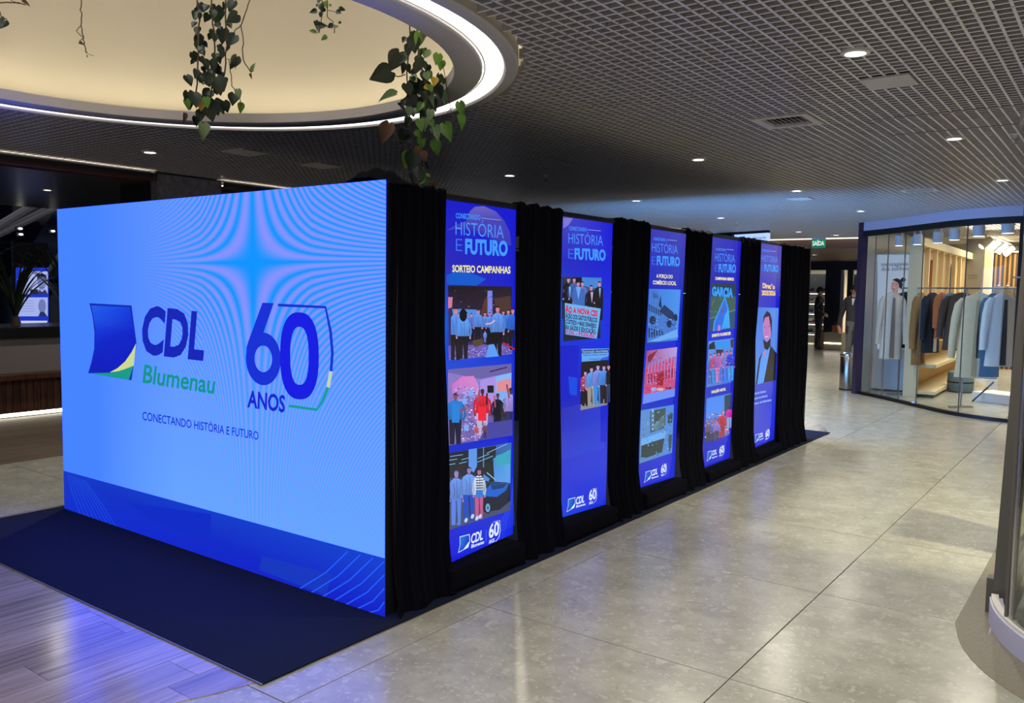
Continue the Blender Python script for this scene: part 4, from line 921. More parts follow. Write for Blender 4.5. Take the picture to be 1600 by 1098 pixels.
def ph43(p, r):
    p.poly([(1104, 622), (1143, 614), (1139, 679), (1101, 691)], ['#4a80e0', '#4a88e4', '#6a78b8', '#4a4a68'])
    p.poly([(1104, 624), (1130, 618), (1128, 648), (1103, 654)], '#4a8af0'); p.poly([(1132, 618), (1143, 615), (1141, 650), (1132, 650)], '#28405a')
    speck(p, r, [(1103, 648), (1141, 640), (1139, 678), (1101, 690)], 150, 1.7, ['#d0588a', '#5a80e0', '#e8d0e0', '#c02a38', '#3a3048', '#8a5a8a', '#7a8ad0', '#b88a9a'])
    p.person(1128, 683, 40, '#c8283c', '#a82030', skin='#d07a90', hair='#c02030', wd=1.1); p.person(1139, 668, 34, '#d818b0', '#8aa0e0', skin='#3a2a30', wd=1.1); p.person(1112, 690, 30, '#4a68d8', '#3a3a58', wd=1.2); p.person(1119, 688, 32, '#8a78d8', '#4a3a5a', wd=1.2); p.person(1105, 690, 32, '#6a5a78', '#3a3448', wd=1.1)
photo(b4, ph43, 7)
logos(b4, [(1105.6, 705.5), (1111.8, 703.5), (1110.3, 716), (1104, 721)], [('CDL', (1112.2, 711.4), (1119.6, 708.6), (1112.4, 704.2)), ('Blumenau', (1112.4, 716.4), (1120.6, 713), (1112.4, 714))], ('60', (1123.6, 708.8), (1130.6, 706), (1123.8, 698.4)))

# ---- fifth banner
b5 = banner([(1186, 379), (1221.5, 384), (1209.5, 686), (1172, 703)], 'fifth and farthest lit banner, with a bearded man in a dark jacket', [('#4a48c0', '#5a50b4'), ('#4a48b8', '#5a58b0'), ('#3a3cc0', '#1018d0'), ('#3050d8', '#0c18d4'), ('#3448c0', '#1018d4'), ('#4a50c4', '#1c30d4'), ('#4048c4', '#1028dc'), ('#1020d0', '#0a18d8')])
heading(b5, ((1190.5, 392.6), (1202.5, 394), (1190.5, 389)), ((1203.5, 392), (1212.5, 393.2)), ((1189.5, 408), (1215, 410.8), (1189.5, 398)), ((1189, 423), (1192.5, 423.3), (1189, 414)), ((1193.8, 423.2), (1216.5, 424.6), (1193.8, 413.2)))
sub(b5, ('Direção', (1191.5, 449.5), (1210.5, 451.5), (1191.5, 442)), ('2025/2026', (1190, 460.6), (1211.5, 461.4), (1190, 453.6)), col='#f4d070', bold=.05)


def ph51(p, r):
    p.poly([(1183, 480), (1216.5, 481), (1211.5, 594), (1176, 602)], ['#4a80e0', '#5a90ec', '#4a80e4', '#6a92ec'])
    p.poly([(1204, 540), (1213.5, 552), (1211.5, 594), (1192, 598), (1198, 570)], '#12141c'); p.poly([(1192, 548), (1188, 562), (1183, 600), (1180.5, 601), (1186, 560)], '#12161e')
    p.poly([(1191, 550), (1203, 542), (1199, 566), (1193, 597), (1183, 599), (1188, 566)], '#5a9cf2'); p.poly([(1193, 548), (1197, 548), (1195, 560)], '#c878b8')
    p.ell(1198.5, 512, 6.6, 21, '#c07ac0', 18); p.poly([(1192, 507), (1193, 494), (1198, 485.5), (1203, 489), (1206, 500), (1205.5, 528), (1204, 512), (1201, 494), (1195, 496)], '#2a2030')
    p.poly([(1192, 530), (1198, 535), (1204, 528), (1203.5, 540), (1199, 547), (1194, 544)], '#18141c'); p.line([(1195, 526.5), (1200, 525.5)], 1.4, '#e8d0e8'); p.line([(1194, 511), (1197, 510.5)], .8, '#4a3060'); p.line([(1199.5, 510), (1203, 509.6)], .8, '#4a3060'); p.line([(1197.5, 512), (1196.8, 521), (1198.6, 522)], .5, '#9a58a0')
photo(b5, ph51)
sub(b5, ('Gabriel Senhor', (1177, 616.6), (1197, 612.6), (1177.2, 613)), ('Quadro da diretoria', (1176.6, 624.6), (1199, 619.6), (1176.8, 621)), ('Diretor de Publicidade', (1176, 632.6), (1205, 626), (1176.2, 629)), col='#9cc8ff', bold=.02)
logos(b5, [(1180, 679), (1185.6, 677), (1184.4, 688), (1178.4, 692)], [('CDL', (1186, 684), (1192, 681.4), (1186.2, 677.6)), ('Blumenau', (1186.2, 688), (1193, 685), (1186.2, 686.2))], ('60', (1195.8, 683), (1201.5, 680.6), (1196, 672.8)))

# ================================================================== CLOTHES SHOP with the curved glass front
def bez(pts, n):
    """smooth curve through points (Catmull-Rom), n samples, evenly spaced by length"""
    P = [Vector(p) for p in pts]; P = [2 * P[0] - P[1]] + P + [2 * P[-1] - P[-2]]; out = []
    for i in range(1, len(P) - 2):
        for k in range(24):
            t = k / 24; a, b, c, d = P[i - 1:i + 3]
            out.append(0.5 * ((2 * b) + (c - a) * t + (2 * a - 5 * b + 4 * c - d) * t * t + (3 * b - a - 3 * c + d) * t ** 3))
    out.append(P[-2]); L = [0]
    for i in range(1, len(out)): L.append(L[-1] + (out[i] - out[i - 1]).length)
    res = []; j = 0
    for k in range(n + 1):
        s = L[-1] * k / n
        while j < len(L) - 2 and L[j + 1] < s: j += 1
        f = (s - L[j]) / max(1e-9, L[j + 1] - L[j]); res.append(out[j].lerp(out[j + 1], f))
    return res


FC = bez([(-.60, 10.76), (-.18, 10.38), (.33, 9.84), (.86, 9.30), (1.30, 9.06), (1.60, 9.0)], 48)
def wall_strip(pts, z0, z1, th, m, name, parent, off=0.0):
    b = MB(); n = len(pts); nrm = []
    for i in range(n):
        d = (pts[min(i + 1, n - 1)] - pts[max(i - 1, 0)]).normalized(); nrm.append(Vector((-d.y, d.x)))      # points to the inside (+y)
    A = [pts[i] + nrm[i] * (off - th / 2) for i in range(n)]; B = [pts[i] + nrm[i] * (off + th / 2) for i in range(n)]
    for lo, hi, P in ((0, 0, None),):
        vs = [(p.x, p.y, z0) for p in A] + [(p.x, p.y, z1) for p in A] + [(p.x, p.y, z1) for p in B] + [(p.x, p.y, z0) for p in B]
        fs = []
        for i in range(n - 1):
            for k in range(4): fs.append([k * n + i, k * n + i + 1, ((k + 1) % 4) * n + i + 1, ((k + 1) % 4) * n + i])
        fs += [[0, n, 2 * n, 3 * n], [n - 1, 4 * n - 1, 3 * n - 1, 2 * n - 1]]; b.add(vs, fs)
    return b.build(name, m, parent, True)


sf = struct(link('window_1', None, None, (0.5, 9.8, 0)))
wall_strip(FC, 2.475, 2.60, .10, M['lav'], 'fascia', sf)
wall_strip(FC, 2.395, 2.475, .07, M['black'], 'head_frame', sf)
wall_strip(FC, 0.0, 0.045, .06, M['dark_metal'], 'sill_rail', sf)
cuts = [0, 4, 9, 16, 23, 37, 48]
for a, b_ in zip(cuts[:-1], cuts[1:]): wall_strip(FC[a:b_ + 1], 0.045, 2.395, .010, M['glass'], 'pane', sf)
for c in cuts[1:-1]:
    q = FC[c]; MB().box((q.x, q.y, 1.22), (.006, .016, 2.35), rz=-.75).build('joint', M['grey_metal'], sf)
MB().box((FC[0].x - .05, FC[0].y + .02, 1.3), (.10, .10, 2.6), rz=-.78).build('end_post', mat('dark_violet_frame', '#3c3250', 0.35, 0.3), sf)
MB().box((1.585, 9.0, 1.26), (.035, .07, 2.35)).build('end_frame', M['black'], sf)
MB().box((.345, 9.835, .03), (.05, .05, .06)).build('floor_clamp', M['chrome'], sf)
pil = struct(MB().bb((1.615, 8.95, 0), (1.80, 9.25, 2.60)).build('trim_4', M['lav']))
MB().box((1.585, 8.945, 1.75), (.12, .03, .02)).build('bracket', M['chrome'], pil)
struct(MB().bb((1.8, 9.0, 0), (6.3, 9.1, 2.6)).build('wall_right', M['plaster']))
# shell of the shop
struct(MB().bb((-.70, 18.4, 0), (6.3, 18.5, 2.8)).build('wall_shop_back', M['beige']))
struct(MB().add([(-.66, 10.86, 0), (-.70, 18.4, 0), (-.70, 18.4, 2.8), (-.66, 10.86, 2.8), (-.61, 10.87, 0), (-.64, 18.4, 0), (-.64, 18.4, 2.8), (-.61, 10.87, 2.8)], [(0, 1, 2, 3), (4, 7, 6, 5), (0, 4, 5, 1), (3, 2, 6, 7), (0, 3, 7, 4), (1, 5, 6, 2)]).build('wall_shop_left', M['white']))
struct(MB().bb((6.2, -6, 0), (6.3, 18.5, 2.8)).build('wall_shop_right', M['beige']))
b = MB(); b.prism([(p.x, p.y + .02) for p in FC] + [(1.62, 9.1), (6.2, 9.1), (6.2, 18.4), (-.66, 18.4), (-.64, 10.86)], 2.66, 2.70); struct(b.build('ceiling_shop', M['plaster']))

# poster panel with a woman
YP = 11.55; q0 = onY(1371, 398, YP); q1 = onY(1432, 578, YP)
t = thing('poster_panel', 'tall pale poster panel with a woman in a bun, behind the shop glass', 'poster', ((q0.x + q1.x) / 2, YP, 0))
MB().bb((q0.x - .02, YP + .003, 0.02), (q1.x + .02, YP + .06, q0.z + .02)).build('panel', M['white'], t)
p = Print(lambda x, y: onY(x, y, YP), LN, .0010); D = p.poly
D([(1371, 398), (1432, 398), (1432, 545), (1371, 545)], ['#b3c2dc', '#bcc8de', '#ccd0da', '#bccbe4'])
D([(1378, 474), (1388, 462), (1410, 464), (1414, 484), (1411, 540), (1376, 540)], ['#5470a4', '#3a5488', '#344c7c', '#6a82ac', '#a4b4d0', '#8ca4cc'])
D([(1381, 468), (1386, 459), (1394, 455), (1397, 466), (1388, 478)], '#b07a78'); D([(1402, 458), (1411, 458), (1414, 468), (1404, 472)], '#b07468')
D([(1394, 440), (1403, 440), (1403, 456), (1400, 464), (1394, 457)], '#b88684')
p.ell(1399.5, 445.5, 7, 10.5, '#c39290', 18, .35); D([(1394, 437), (1401, 434.5), (1408, 437), (1411, 444), (1409, 452), (1405, 449), (1404, 442), (1397, 438)], '#241c22'); p.ell(1411.5, 437, 4, 3.6, '#1c161a'); p.line([(1394.5, 451), (1398.5, 452.5)], 1.3, '#8c3c48'); p.line([(1394, 443), (1396.5, 443.5)], .8, '#3a2a30'); p.line([(1399.5, 443.5), (1402.5, 444)], .8, '#3a2a30')
D([(1390, 470), (1396, 458), (1402, 462), (1400, 474)], '#d8d0d0')
p.text('mensageiro', (1377.5, 416), (1419.5, 415), (1377.5, 409.5), '#4c5670', .01); p.text('dos sonhos', (1377.5, 423), (1419.5, 422), (1377.5, 416.8), '#545c76', .01)
pm = print_mat('poster_print', 0.72, 0.5, 0.3); p.build('poster_print', pm, t)

# tall timber shelf unit
WA = onY(1438, 371, 10.95); WB = onZ(1516, 396, WA.z); dW = Vector((WB.x - WA.x, WB.y - WA.y, 0)); LW = dW.length; dW.normalize(); aW = math.atan2(dW.y, dW.x); nW = Vector((dW.y, -dW.x, 0))
t = thing('slat_display', 'cream timber slatted display unit running back behind the shop glass', 'shelf', (WA.x, WA.y, 0)); W0 = Vector((WA.x, WA.y, 0))
def wbox(u0, u1, d0, d1, z0, z1, m, nm):               # along the unit, outwards, upwards
    MB().box(W0 + dW * (u0 + u1) / 2 + nW * (d0 + d1) / 2 + Vector((0, 0, (z0 + z1) / 2)), (u1 - u0, d1 - d0, z1 - z0), rz=aW).build(nm, m, t)
for k in range(9):
    u = .04 + k * (LW - .08) / 8; wbox(u - .035, u + .035, -.03, .03, .9, WA.z - .10, M['timber'], 'slat')
wbox(0, LW, -.10, .06, WA.z - .12, WA.z, M['timber'], 'top_beam'); wbox(0, LW, -.13, -.10, .05, WA.z - .12, M['oak'], 'back_panel'); wbox(-.04, 0, -.13, .06, 0, WA.z, M['timber'], 'end_panel')
for z in (.1, .5, .9): wbox(0, LW, -.10, .30, z - .05, z, M['timber'], 'board')
for k, (u, cl) in enumerate(((LW * .28, '#c9754a'), (LW * .66, '#98a4b8'))):
    q = W0 + dW * u - nW * .05; g = thing('hanging_blouse', ('orange' if k == 0 else 'pale grey') + ' blouse hanging inside the slatted display unit', 'blouse', (q.x, q.y, 1.3), 'blouses in the display unit')
    b = MB(); rows = [[Vector((math.cos(aW) * uu * wd, math.sin(aW) * uu * wd, z)) + nW * (.04 * (1 - uu * uu)) for uu in (-1, -.5, 0, .5, 1)] for z, wd in ((.25, .22), (.5, .20), (.72, .21), (.80, .08))]; b.grid(rows); b.grid([[v - nW * .05 for v in r_] for r_ in rows]).build('body', mat('blouse_' + ('orange' if k == 0 else 'pale'), cl, 0.8), g, True, world=False)
    MB().tube([(0, 0, .78), (0, 0, .86), (.02, 0, .88)], .005, 6).build('hook', M['chrome'], g, world=False)
# free standing column and mirror
YC = 16.4; a = onY(1512, 388, YC); c = onY(1550, 388, YC)
t = thing('shop_column', 'grey square column with a pale corner inside the clothes shop', 'column', ((a.x + c.x) / 2, YC + .15, 0))
MB().bb((a.x, YC, 0), (c.x - .12, YC + .3, 2.66)).build('shaft', M['grey_metal'], t); MB().bb((c.x - .12, YC - .01, 0), (c.x, YC + .3, 2.66)).build('pale_edge', M['timber'], t)
p = Print(lambda x, y: onY(x, y, YC), LN); p.l = 20; p.text('mensageiro', (1513, 431.5), (1527, 431), (1513, 428.6), '#545058', 0); p.text('dos sonhos', (1513, 435.5), (1527, 435), (1513, 432.6), '#545058', 0); p.build('lettering', print_mat('column_print', .25, .6, .2), t)
# oak slat wall at the back right
YW = 17.6; a = onY(1548, 405, YW); c = onY(1600, 405, YW)
t = thing('oak_slat_wall', 'wall of narrow oak slats at the back of the clothes shop', 'panel', ((a.x + c.x) / 2, YW, 0))
MB().bb((a.x, YW + .03, 0), (c.x + 1.2, YW + .06, 2.42)).build('backing', M['brown'], t)
x = a.x
while x < c.x + 1.2: MB().bb((x, YW, 0), (x + .035, YW + .03, 2.40)).build('slat', M['gold'], t); x += .085
MB().bb((a.x, YW - .02, 2.43), (c.x + 1.2, YW + .04, 2.46)).build('light_shelf', M['white'], t)


# ---- garments and rails
def garment(base, w, h, cols, label, kind='coat', rz=0.0, open_=True, lining=None, name='jacket'):
    """a coat on a hanger: shoulders at the top, two sleeves, open fronts, hanger with hook; base = point under the hook"""
    x, y, zt = base; t = thing(name, label, kind, (x, y, zt - h), 'garments on the window rail'); R = Matrix.Rotation(rz, 3, 'Z')
    m = mat(name + '_cloth', cols[0], 0.85, noise=(14, .12))
    def loft(prof, d0):
        rows = []
        for u, zz, wd, dp in prof:
            row = []
            for k in range(17):
                a = 2 * PI * k / 16; xx = u + wd * math.copysign(abs(math.cos(a)) ** .7, math.cos(a)); yy = dp * math.sin(a) * (1 + .10 * math.sin(5 * a + zz * 9))
                row.append(R @ Vector((xx, yy, zz)) + Vector((x, y, zt - h)))
            rows.append(row)
        return rows
    W = w / 2
    body = [(0, 0, W * .98, .060), (0, h * .25, W * .90, .062), (0, h * .55, W * .82, .060), (0, h * .80, W * .84, .058), (0, h * .90, W * .80, .050), (0, h * .955, W * .52, .038), (0, h * .985, W * .20, .026)]
    MB().grid(loft(body, 0)).build('body', m, t, True)
    for s in (-1, 1):
        sl = [(s * W * 1.14, h * .22, W * .17, .042), (s * W * 1.10, h * .45, W * .20, .050), (s * W * 1.00, h * .70, W * .23, .055), (s * W * .88, h * .86, W * .22, .050), (s * W * .72, h * .93, W * .12, .034)]
        MB().grid(loft(sl, 0)).build('sleeve', m, t, True)
    if open_:
        ln = mat(name + '_front', lining or cols[-1], 0.8); vs = []
        for zz, ww in ((.02, .20), (.5, .16), (.9, .10)): vs.append((-W * ww, zz * h)); vs.append((W * ww, zz * h))
        b = MB(); b.add([R @ Vector((u, -.072, v)) + Vector((x, y, zt - h)) for u, v in vs], [(0, 1, 3, 2), (2, 3, 5, 4)]); b.build('front_opening', ln, t)
    b = MB(); b.tube([R @ Vector((u, 0, h * .985 + dz)) + Vector((x, y, zt - h)) for u, dz in ((-W * .62, -.055), (0, .012), (W * .62, -.055))], .008, 6); b.tube([Vector((x, y, zt - .004)), Vector((x, y, zt + .045)), Vector((x + .015, y, zt + .06)), Vector((x + .03, y, zt + .05))], .003, 6); b.build('hanger', M['white'], t)
    return t


RZ = 1.575
rail = thing('clothes_rail', 'chrome clothes rail running along the inside of the shop window', 'rail', (.4, 10.4, 0))
RP = [Vector((p.x + .38, p.y + .46)) for p in FC[2:46:6]]
MB().tube([(p.x, p.y, RZ + .05) for p in RP], .012, 8).build('bar', M['chrome'], rail)
for p_ in (RP[0], RP[len(RP) // 2], RP[-1]):
    MB().tube([(p_.x, p_.y, .02), (p_.x, p_.y, RZ + .05)], .012, 8).build('upright', M['chrome'], rail); MB().box((p_.x, p_.y, .012), (.34, .06, .024), rz=.8).build('foot', M['chrome'], rail)
def gp(px, off=0.0):                                    # a point on the rail seen at this column of the photo
    best = None
    for i in range(400):
        f = i / 399 * (len(RP) - 1); k = min(int(f), len(RP) - 2); q = RP[k].lerp(RP[k + 1], f - k)
        v = RM.transposed() @ (Vector((q.x, q.y, RZ)) - CP); d = abs(800 + F * v.x / -v.z - px)
        if best is None or d < best[0]: best = (d, q)
    return (best[1].x - off * .35, best[1].y - off, RZ)
for px, w_, h_, cols, lb, rz, lin_ in (
        (1390, .34, 1.02, ['#d8cfc4'], 'cream coat at the left end of the shop rail, before the poster', .45, '#8c7c72'),
        (1416, .40, .86, ['#27434c'], 'dark teal jacket hanging behind the cream coat by the poster', .2, '#10181c'),
        (1440, .30, 1.08, ['#9c7446'], 'tan coat hanging at the shop window joint', 1.2, '#5c3f28'),
        (1458, .36, .88, ['#1d2536'], 'dark navy jacket hanging in the middle of the shop rail', 1.1, '#c8c4c0'),
        (1473, .24, .66, ['#b4653a'], 'rust orange blouse hanging right of the navy jacket', 1.2, '#d8a06a'),
        (1486, .24, .62, ['#5f7896'], 'blue grey shirt hanging right of the rust blouse', 1.2, '#26303c'),
        (1503, .44, .80, ['#4b3a33'], 'dark brown jacket with cream collar on the shop rail', .3, '#d8c89a'),
        (1531, .52, 1.14, ['#d9c9a8'], 'large cream coat in front at the right of the shop rail', .1, '#b8a684'),
        (1552, .30, 1.10, ['#14161c'], 'long black coat hanging beside the large cream coat', .9, '#2a2c34'),
        (1568, .40, .95, ['#cfc9bc'], 'pale patterned jacket at the right end of the shop rail', .6, '#3a3a40')):
    garment(gp(px, .24 if px == 1390 else 0), w_, h_, cols, lb, 'jacket', rz, True, lin_)
for px, py, cl, lb in ((1571, 560, '#8a6a58', 'brown coat on the back rail at the far right of the shop'), (1560, 452, '#5a5138', 'olive jacket hung on the oak slat wall, left one'), (1574, 452, '#544b36', 'olive jacket hung on the oak slat wall, right one')):
    q = onY(px, py, YW - .15); garment((q.x, q.y, 1.75 if cl != '#8a6a58' else 1.2), .36, .85 if cl != '#8a6a58' else .8, [cl], lb, 'jacket', 0, False)
q = onY(1571, 560, YW - .15); t = thing('back_rail', 'low rail on two legs carrying the brown coat at the back of the shop', 'rail', (q.x, q.y, 0))
MB().tube([(q.x - .35, q.y, 1.252), (q.x + .35, q.y, 1.252)], .012, 8).build('bar', M['chrome'], t); [MB().tube([(q.x + k * .35, q.y, .004), (q.x + k * .35, q.y, 1.252)], .012, 8).build('leg', M['chrome'], t) for k in (-1, 1)]
# stool, bag and crate on the shop floor
q = onZ(1500, 612, .0)
t = thing('shop_pouf', 'low round blue grey pouf on the shop floor', 'pouf', (q.x, q.y, 0)); MB().lathe([(0, 0), (.17, 0), (.19, .03), (.19, .28), (.17, .31), (0, .315)], (q.x, q.y, .01), 24).build('seat', mat('pouf_cloth', '#6f8690', 0.9), t, True); MB().lathe([(.192, .14), (.196, .15), (.192, .16)], (q.x, q.y, .01), 24).build('piping', M['dark_metal'], t)
q = onZ(1553, 590, .45)
t = thing('orange_handbag', 'orange handbag hanging among the coats at the right of the rail', 'bag', (q.x, q.y, .86)); MB().bevbox((q.x, q.y, .97), (.22, .08, .16), .02, .5).build('body', M['orange'], t); MB().tube([(q.x - .07, q.y - .03, 1.04), (q.x - .04, q.y - .02, 1.20), (q.x + .04, q.y + .02, 1.20), (q.x + .07, q.y + .03, 1.04)], .006, 6).build('strap', M['brown'], t)
q = onZ(1540, 632, .0)
t = thing('display_plinth', 'low pale display plinth with a sloping black brace in the shop window', 'plinth', (q.x + .2, q.y + .35, 0)); MB().bevbox((q.x + .2, q.y + .42, .07), (.7, .5, .14), .01, -.4).build('block', M['white'], t); MB().tube([(q.x - .18, q.y + .1, .02), (q.x + .05, q.y + .3, .30)], .012, 8).build('brace', M['black'], t)

# ---- shop lamps
def basket_lamp(px, py, k):
    q = None
    for p_ in FC: 
        v = RM.transposed() @ (Vector((p_.x + .25, p_.y + .32, 2.3)) - CP); d = abs(800 + F * v.x / -v.z - px)
        if q is None or d < q[0]: q = (d, p_)
    x, y = q[1].x + .25, q[1].y + .32; zc = onP(px, py, (x, y, 2.3)).z
    t = thing('pendant_spot', ['leftmost', 'second from left', 'third from left', 'fourth from left', 'fifth from left', 'rightmost'][k] + ' of the pale drum spotlights hanging inside the shop glass', 'lamp', (x, y, zc), 'drum spotlights in the shop window')
    r = .060 + k * .003; h = .15
    MB().lathe([(r * .9, -h / 2), (r, -h / 2 + .01), (r * .94, h / 2), (0, h / 2 + .004)], (x, y, zc), 20).build('drum', M['lampshade'], t, True)
    MB().lathe([(0, -h / 2 + .012), (r * .9, -h / 2 + .012)], (x, y, zc), 20).build('lens', M['lens'], t)
    MB().tube([(x - r, y, zc + .02), (x - r * .35, y, zc + h * .95), (x + r * .35, y, zc + h * .95), (x + r, y, zc + .02)], .009, 6).build('yoke', M['lampshade'], t)
    MB().lathe([(0, h * .93), (.022, h * .95), (.024, h * 1.25), (0, h * 1.27)], (x, y, zc), 12).build('mount', M['lampshade'], t, True)
    MB().tube([(x, y, zc + h * 1.2), (x, y, 2.66)], .006, 6).build('stem', M['lampshade'], t)
for k, (px, py) in enumerate(((1404, 376), (1434, 374), (1464, 371), (1493, 366), (1531, 360), (1571, 355))): basket_lamp(px, py, k)
trk = thing('lighting_track', 'white lighting track on the shop ceiling carrying grey spotlights', 'track', (1.2, 11.8, 2.62))
ta = onZ(1541, 366, 2.60); tb_ = onZ(1596, 389, 2.60); MB().tube([ta, tb_ + (tb_ - ta) * .3], .014, 4).build('bar', M['white'], trk)
for k in range(6):
    q = ta.lerp(tb_, k / 5.0); t = thing('track_spot', ['nearest', 'second', 'third', 'fourth', 'fifth', 'farthest'][k] + ' white barrel spotlight along the diagonal ceiling track', 'lamp', q, 'barrel spotlights on the track')
    ax = Vector((-.5, -.35, -.55)).normalized(); c_ = q + Vector((0, 0, -.15))
    MB().tube([c_ - ax * .11, c_ + ax * .10], [.055, .06], 14).build('barrel', M['white'], t, True); MB().tube([c_ + ax * .100, c_ + ax * .104], .05, 14).build('lens', M['lens'], t); MB().tube([q, c_], .008, 6).build('arm', M['grey_metal'], t)
for px, py, lb in ((1521, 357, 'flush downlight in the shop ceiling between the drum lamps'), (1590, 340, 'flush downlight in the shop ceiling at the right frame'), (1418, 397, 'reflected looking low downlight far inside the shop')):
    q = onZ(px, py, 2.655); downlight(q.x, min(q.y, 14.8), lb, 2.66, 'shop ceiling downlights', .06, 0)

# ================================================================== KIOSK at the right edge
ks = struct(link('window_2', None, None, (2.9, 1.6, 0)))
A1 = [Vector((KC[0] + KR * math.cos(a), KC[1] + KR * math.sin(a))) for a in [math.radians(266 - 80 * i / 24) for i in range(25)]]
def strip_in(pts, z0, z1, th, m, name, off=0.0): return wall_strip(pts, z0, z1, th, m, name, ks, off)
strip_in(A1, 0.0, 0.102, .055, M['lav'], 'plinth')
strip_in(A1, 0.102, 0.118, .030, M['white'], 'glazing_bead', .006)
A2 = [q for q in A1 if math.degrees(math.atan2(q.y - KC[1], q.x - KC[0])) % 360 > 203]; strip_in(A2, 0.118, 2.30, .012, M['glass2'], 'curved_pane')
MB().tube([(A2[-1].x, A2[-1].y, .11), (A2[-1].x, A2[-1].y, 2.30)], .010, 8).build('pane_bead', M['chrome'], ks)
MB().bb((2.318, A2[-1].y + .02, .10), (2.330, 1.84, 2.30)).build('end_fin', M['post'], ks)
strip_in(A1, 2.30, 2.335, .04, M['grey_metal'], 'top_rail')
pb_ = MB().bb((2.232, 1.83, 0), (2.315, 1.935, 2.335)); pb_.v = [Vector((v.x + (.060 if v.z > 1 else 0), v.y, v.z)) for v in pb_.v]; pb_.build('corner_post', M['post'], ks)
MB().bb((2.205, 1.86, 0), (2.235, 1.93, .17)).build('corner_block', M['post'], ks)
for y0, y1 in ((1.94, 3.9), (3.92, 5.9)): MB().bb((2.262, y0, .10), (2.272, y1, 2.30)).build('side_pane', M['glass2'], ks)
MB().bb((2.240, 1.94, 0), (2.300, 5.95, .10)).build('side_plinth', M['grey_metal'], ks)
MB().bb((2.240, 1.94, 2.30), (2.300, 5.95, 2.335)).build('side_rail', M['grey_metal'], ks)
MB().bb((2.240, 5.90, 0), (2.32, 5.98, 2.598)).build('rear_post', M['grey_metal'], ks)
struct(MB().bb((2.32, 5.95, 0), (6.2, 6.02, 2.598)).build('wall_kiosk', M['beige']))
kc = thing('kiosk_counter', 'low beige counter inside the curved glass kiosk', 'counter', (3.6, 3.6, 0))
MB().bevbox((3.7, 4.2, .45), (1.6, .5, .88), .01).build('cabinet', M['beige'], kc); MB().bevbox((3.7, 4.2, .905), (1.7, .56, .03), .006).build('top', M['white'], kc)
ps = thing('standing_poster', 'small poster board standing inside the kiosk by its side glass', 'poster', (2.62, 3.15, 0))
MB().bb((2.61, 2.94, .46), (2.63, 3.36, 1.20)).build('board', M['white'], ps); MB().tube([(2.62, 3.15, .02), (2.62, 3.15, .46)], .012, 8).build('pole', M['dark_metal'], ps); MB().lathe([(0, 0), (.15, 0), (.15, .012), (0, .02)], (2.62, 3.15, 0.002), 20).build('foot', M['dark_metal'], ps)

# ================================================================== FAR SHOE SHOP, signs, bin
bx = thing('waste_bin', 'cylindrical brushed steel waste bin beside the clothes shop corner', 'bin', (-.90, 11.22, 0))
MB().lathe([(.118, .012), (.122, .02), (.122, .53), (.118, .535)], (-.90, 11.22, 0), 32).build('drum', M['steel'], bx, True)
MB().lathe([(.124, .53), (.126, .54), (.126, .575), (.105, .592), (.085, .588), (.085, .50), (0, .50)], (-.90, 11.22, 0), 32).build('rim', M['chrome'], bx, True)
MB().lathe([(0, .002), (.124, .002), (.124, .022), (0, .022)], (-.90, 11.22, 0), 32).build('foot_ring', M['black'], bx, True)
t = thing('exit_sign', 'green hanging exit sign reading SAÍDA below the ceiling', 'sign', onY(1279, 378, 14.0))
a = onY(1268.5, 374, 14.0); c = onY(1289, 387, 14.0)
MB().bb((a.x, 14.0, c.z), (c.x, 14.03, a.z)).build('board', M['green_sign'], t); [MB().tube([(x, 14.015, a.z), (x, 14.015, 2.62)], .004, 6).build('rod', M['grey_metal'], t) for x in (a.x + .04, c.x - .04)]
MB().bb((a.x, 14.0, a.z), (c.x, 14.03, a.z + .10)).build('mount_plate', M['lav'], t)
p = Print(lambda x, y: onY(x, y, 14.0), LN); p.l = 20; p.text('SAÍDA', (1269.6, 383.6), (1288, 383.2), (1269.6, 376.6), '#e0f4ea', .03); p.line([(1270, 385.4), (1288, 385)], .8, '#0a5038'); p.build('lettering', M['screenm'], t)
# pale illuminated shop sign behind the banners
sa = onZ(1109, 366.5, 2.585); sb = onZ(1200, 360.8, 2.585)
t = thing('hanging_shop_sign', 'long pale blue lit shop sign with black top edge behind the banners', 'sign', sa.lerp(sb, .5))
d_ = (sb - sa).normalized(); n_ = Vector((d_.y, -d_.x, 0)); n_ = n_ if n_.y < 0 else -n_
b = MB(); b.add([sa + Vector((0, 0, -.22)), sb + Vector((0, 0, -.22)), sb + Vector((0, 0, -.03)), sa + Vector((0, 0, -.03))] + [v - n_ * .06 for v in (sa + Vector((0, 0, -.22)), sb + Vector((0, 0, -.22)), sb + Vector((0, 0, -.03)), sa + Vector((0, 0, -.03)))], [(0, 1, 2, 3), (7, 6, 5, 4), (0, 4, 5, 1), (3, 2, 6, 7), (0, 3, 7, 4), (1, 5, 6, 2)]); b.build('face', M['sign_face'], t)
MB().tube([sa - n_ * .03 + Vector((0, 0, -.01)), sb - n_ * .03 + Vector((0, 0, -.01))], .028, 6).build('top_edge', M['black'], t)
ml = sa.lerp(sb, .31); MB().box(ml + Vector((0, 0, -.06)) + n_ * .03, (.36, .06, .09), rz=math.atan2(d_.y, d_.x)).build('clamp', M['dark_metal'], t)
def atS(px, py):
    dd = ray(px, py); tt = (sa + n_ * .003 - CP).dot(n_) / dd.dot(n_); return CP + dd * tt
p = Print(atS, n_); p.text('O MELHOR', (1169, 374.4), (1197, 372.6), (1169, 371.4), '#3c4c78', .02); p.build('lettering', M['screenm'], t)
# cove line under the ceiling at the bulkhead
struct(MB().bb((-6.0, 14.18, 2.585), (-0.76, 14.29, 2.598)).build('trim_5', mat('cove_light', '#ffffff', .5, emis=(1.0, .87, .62), es=1.4)))

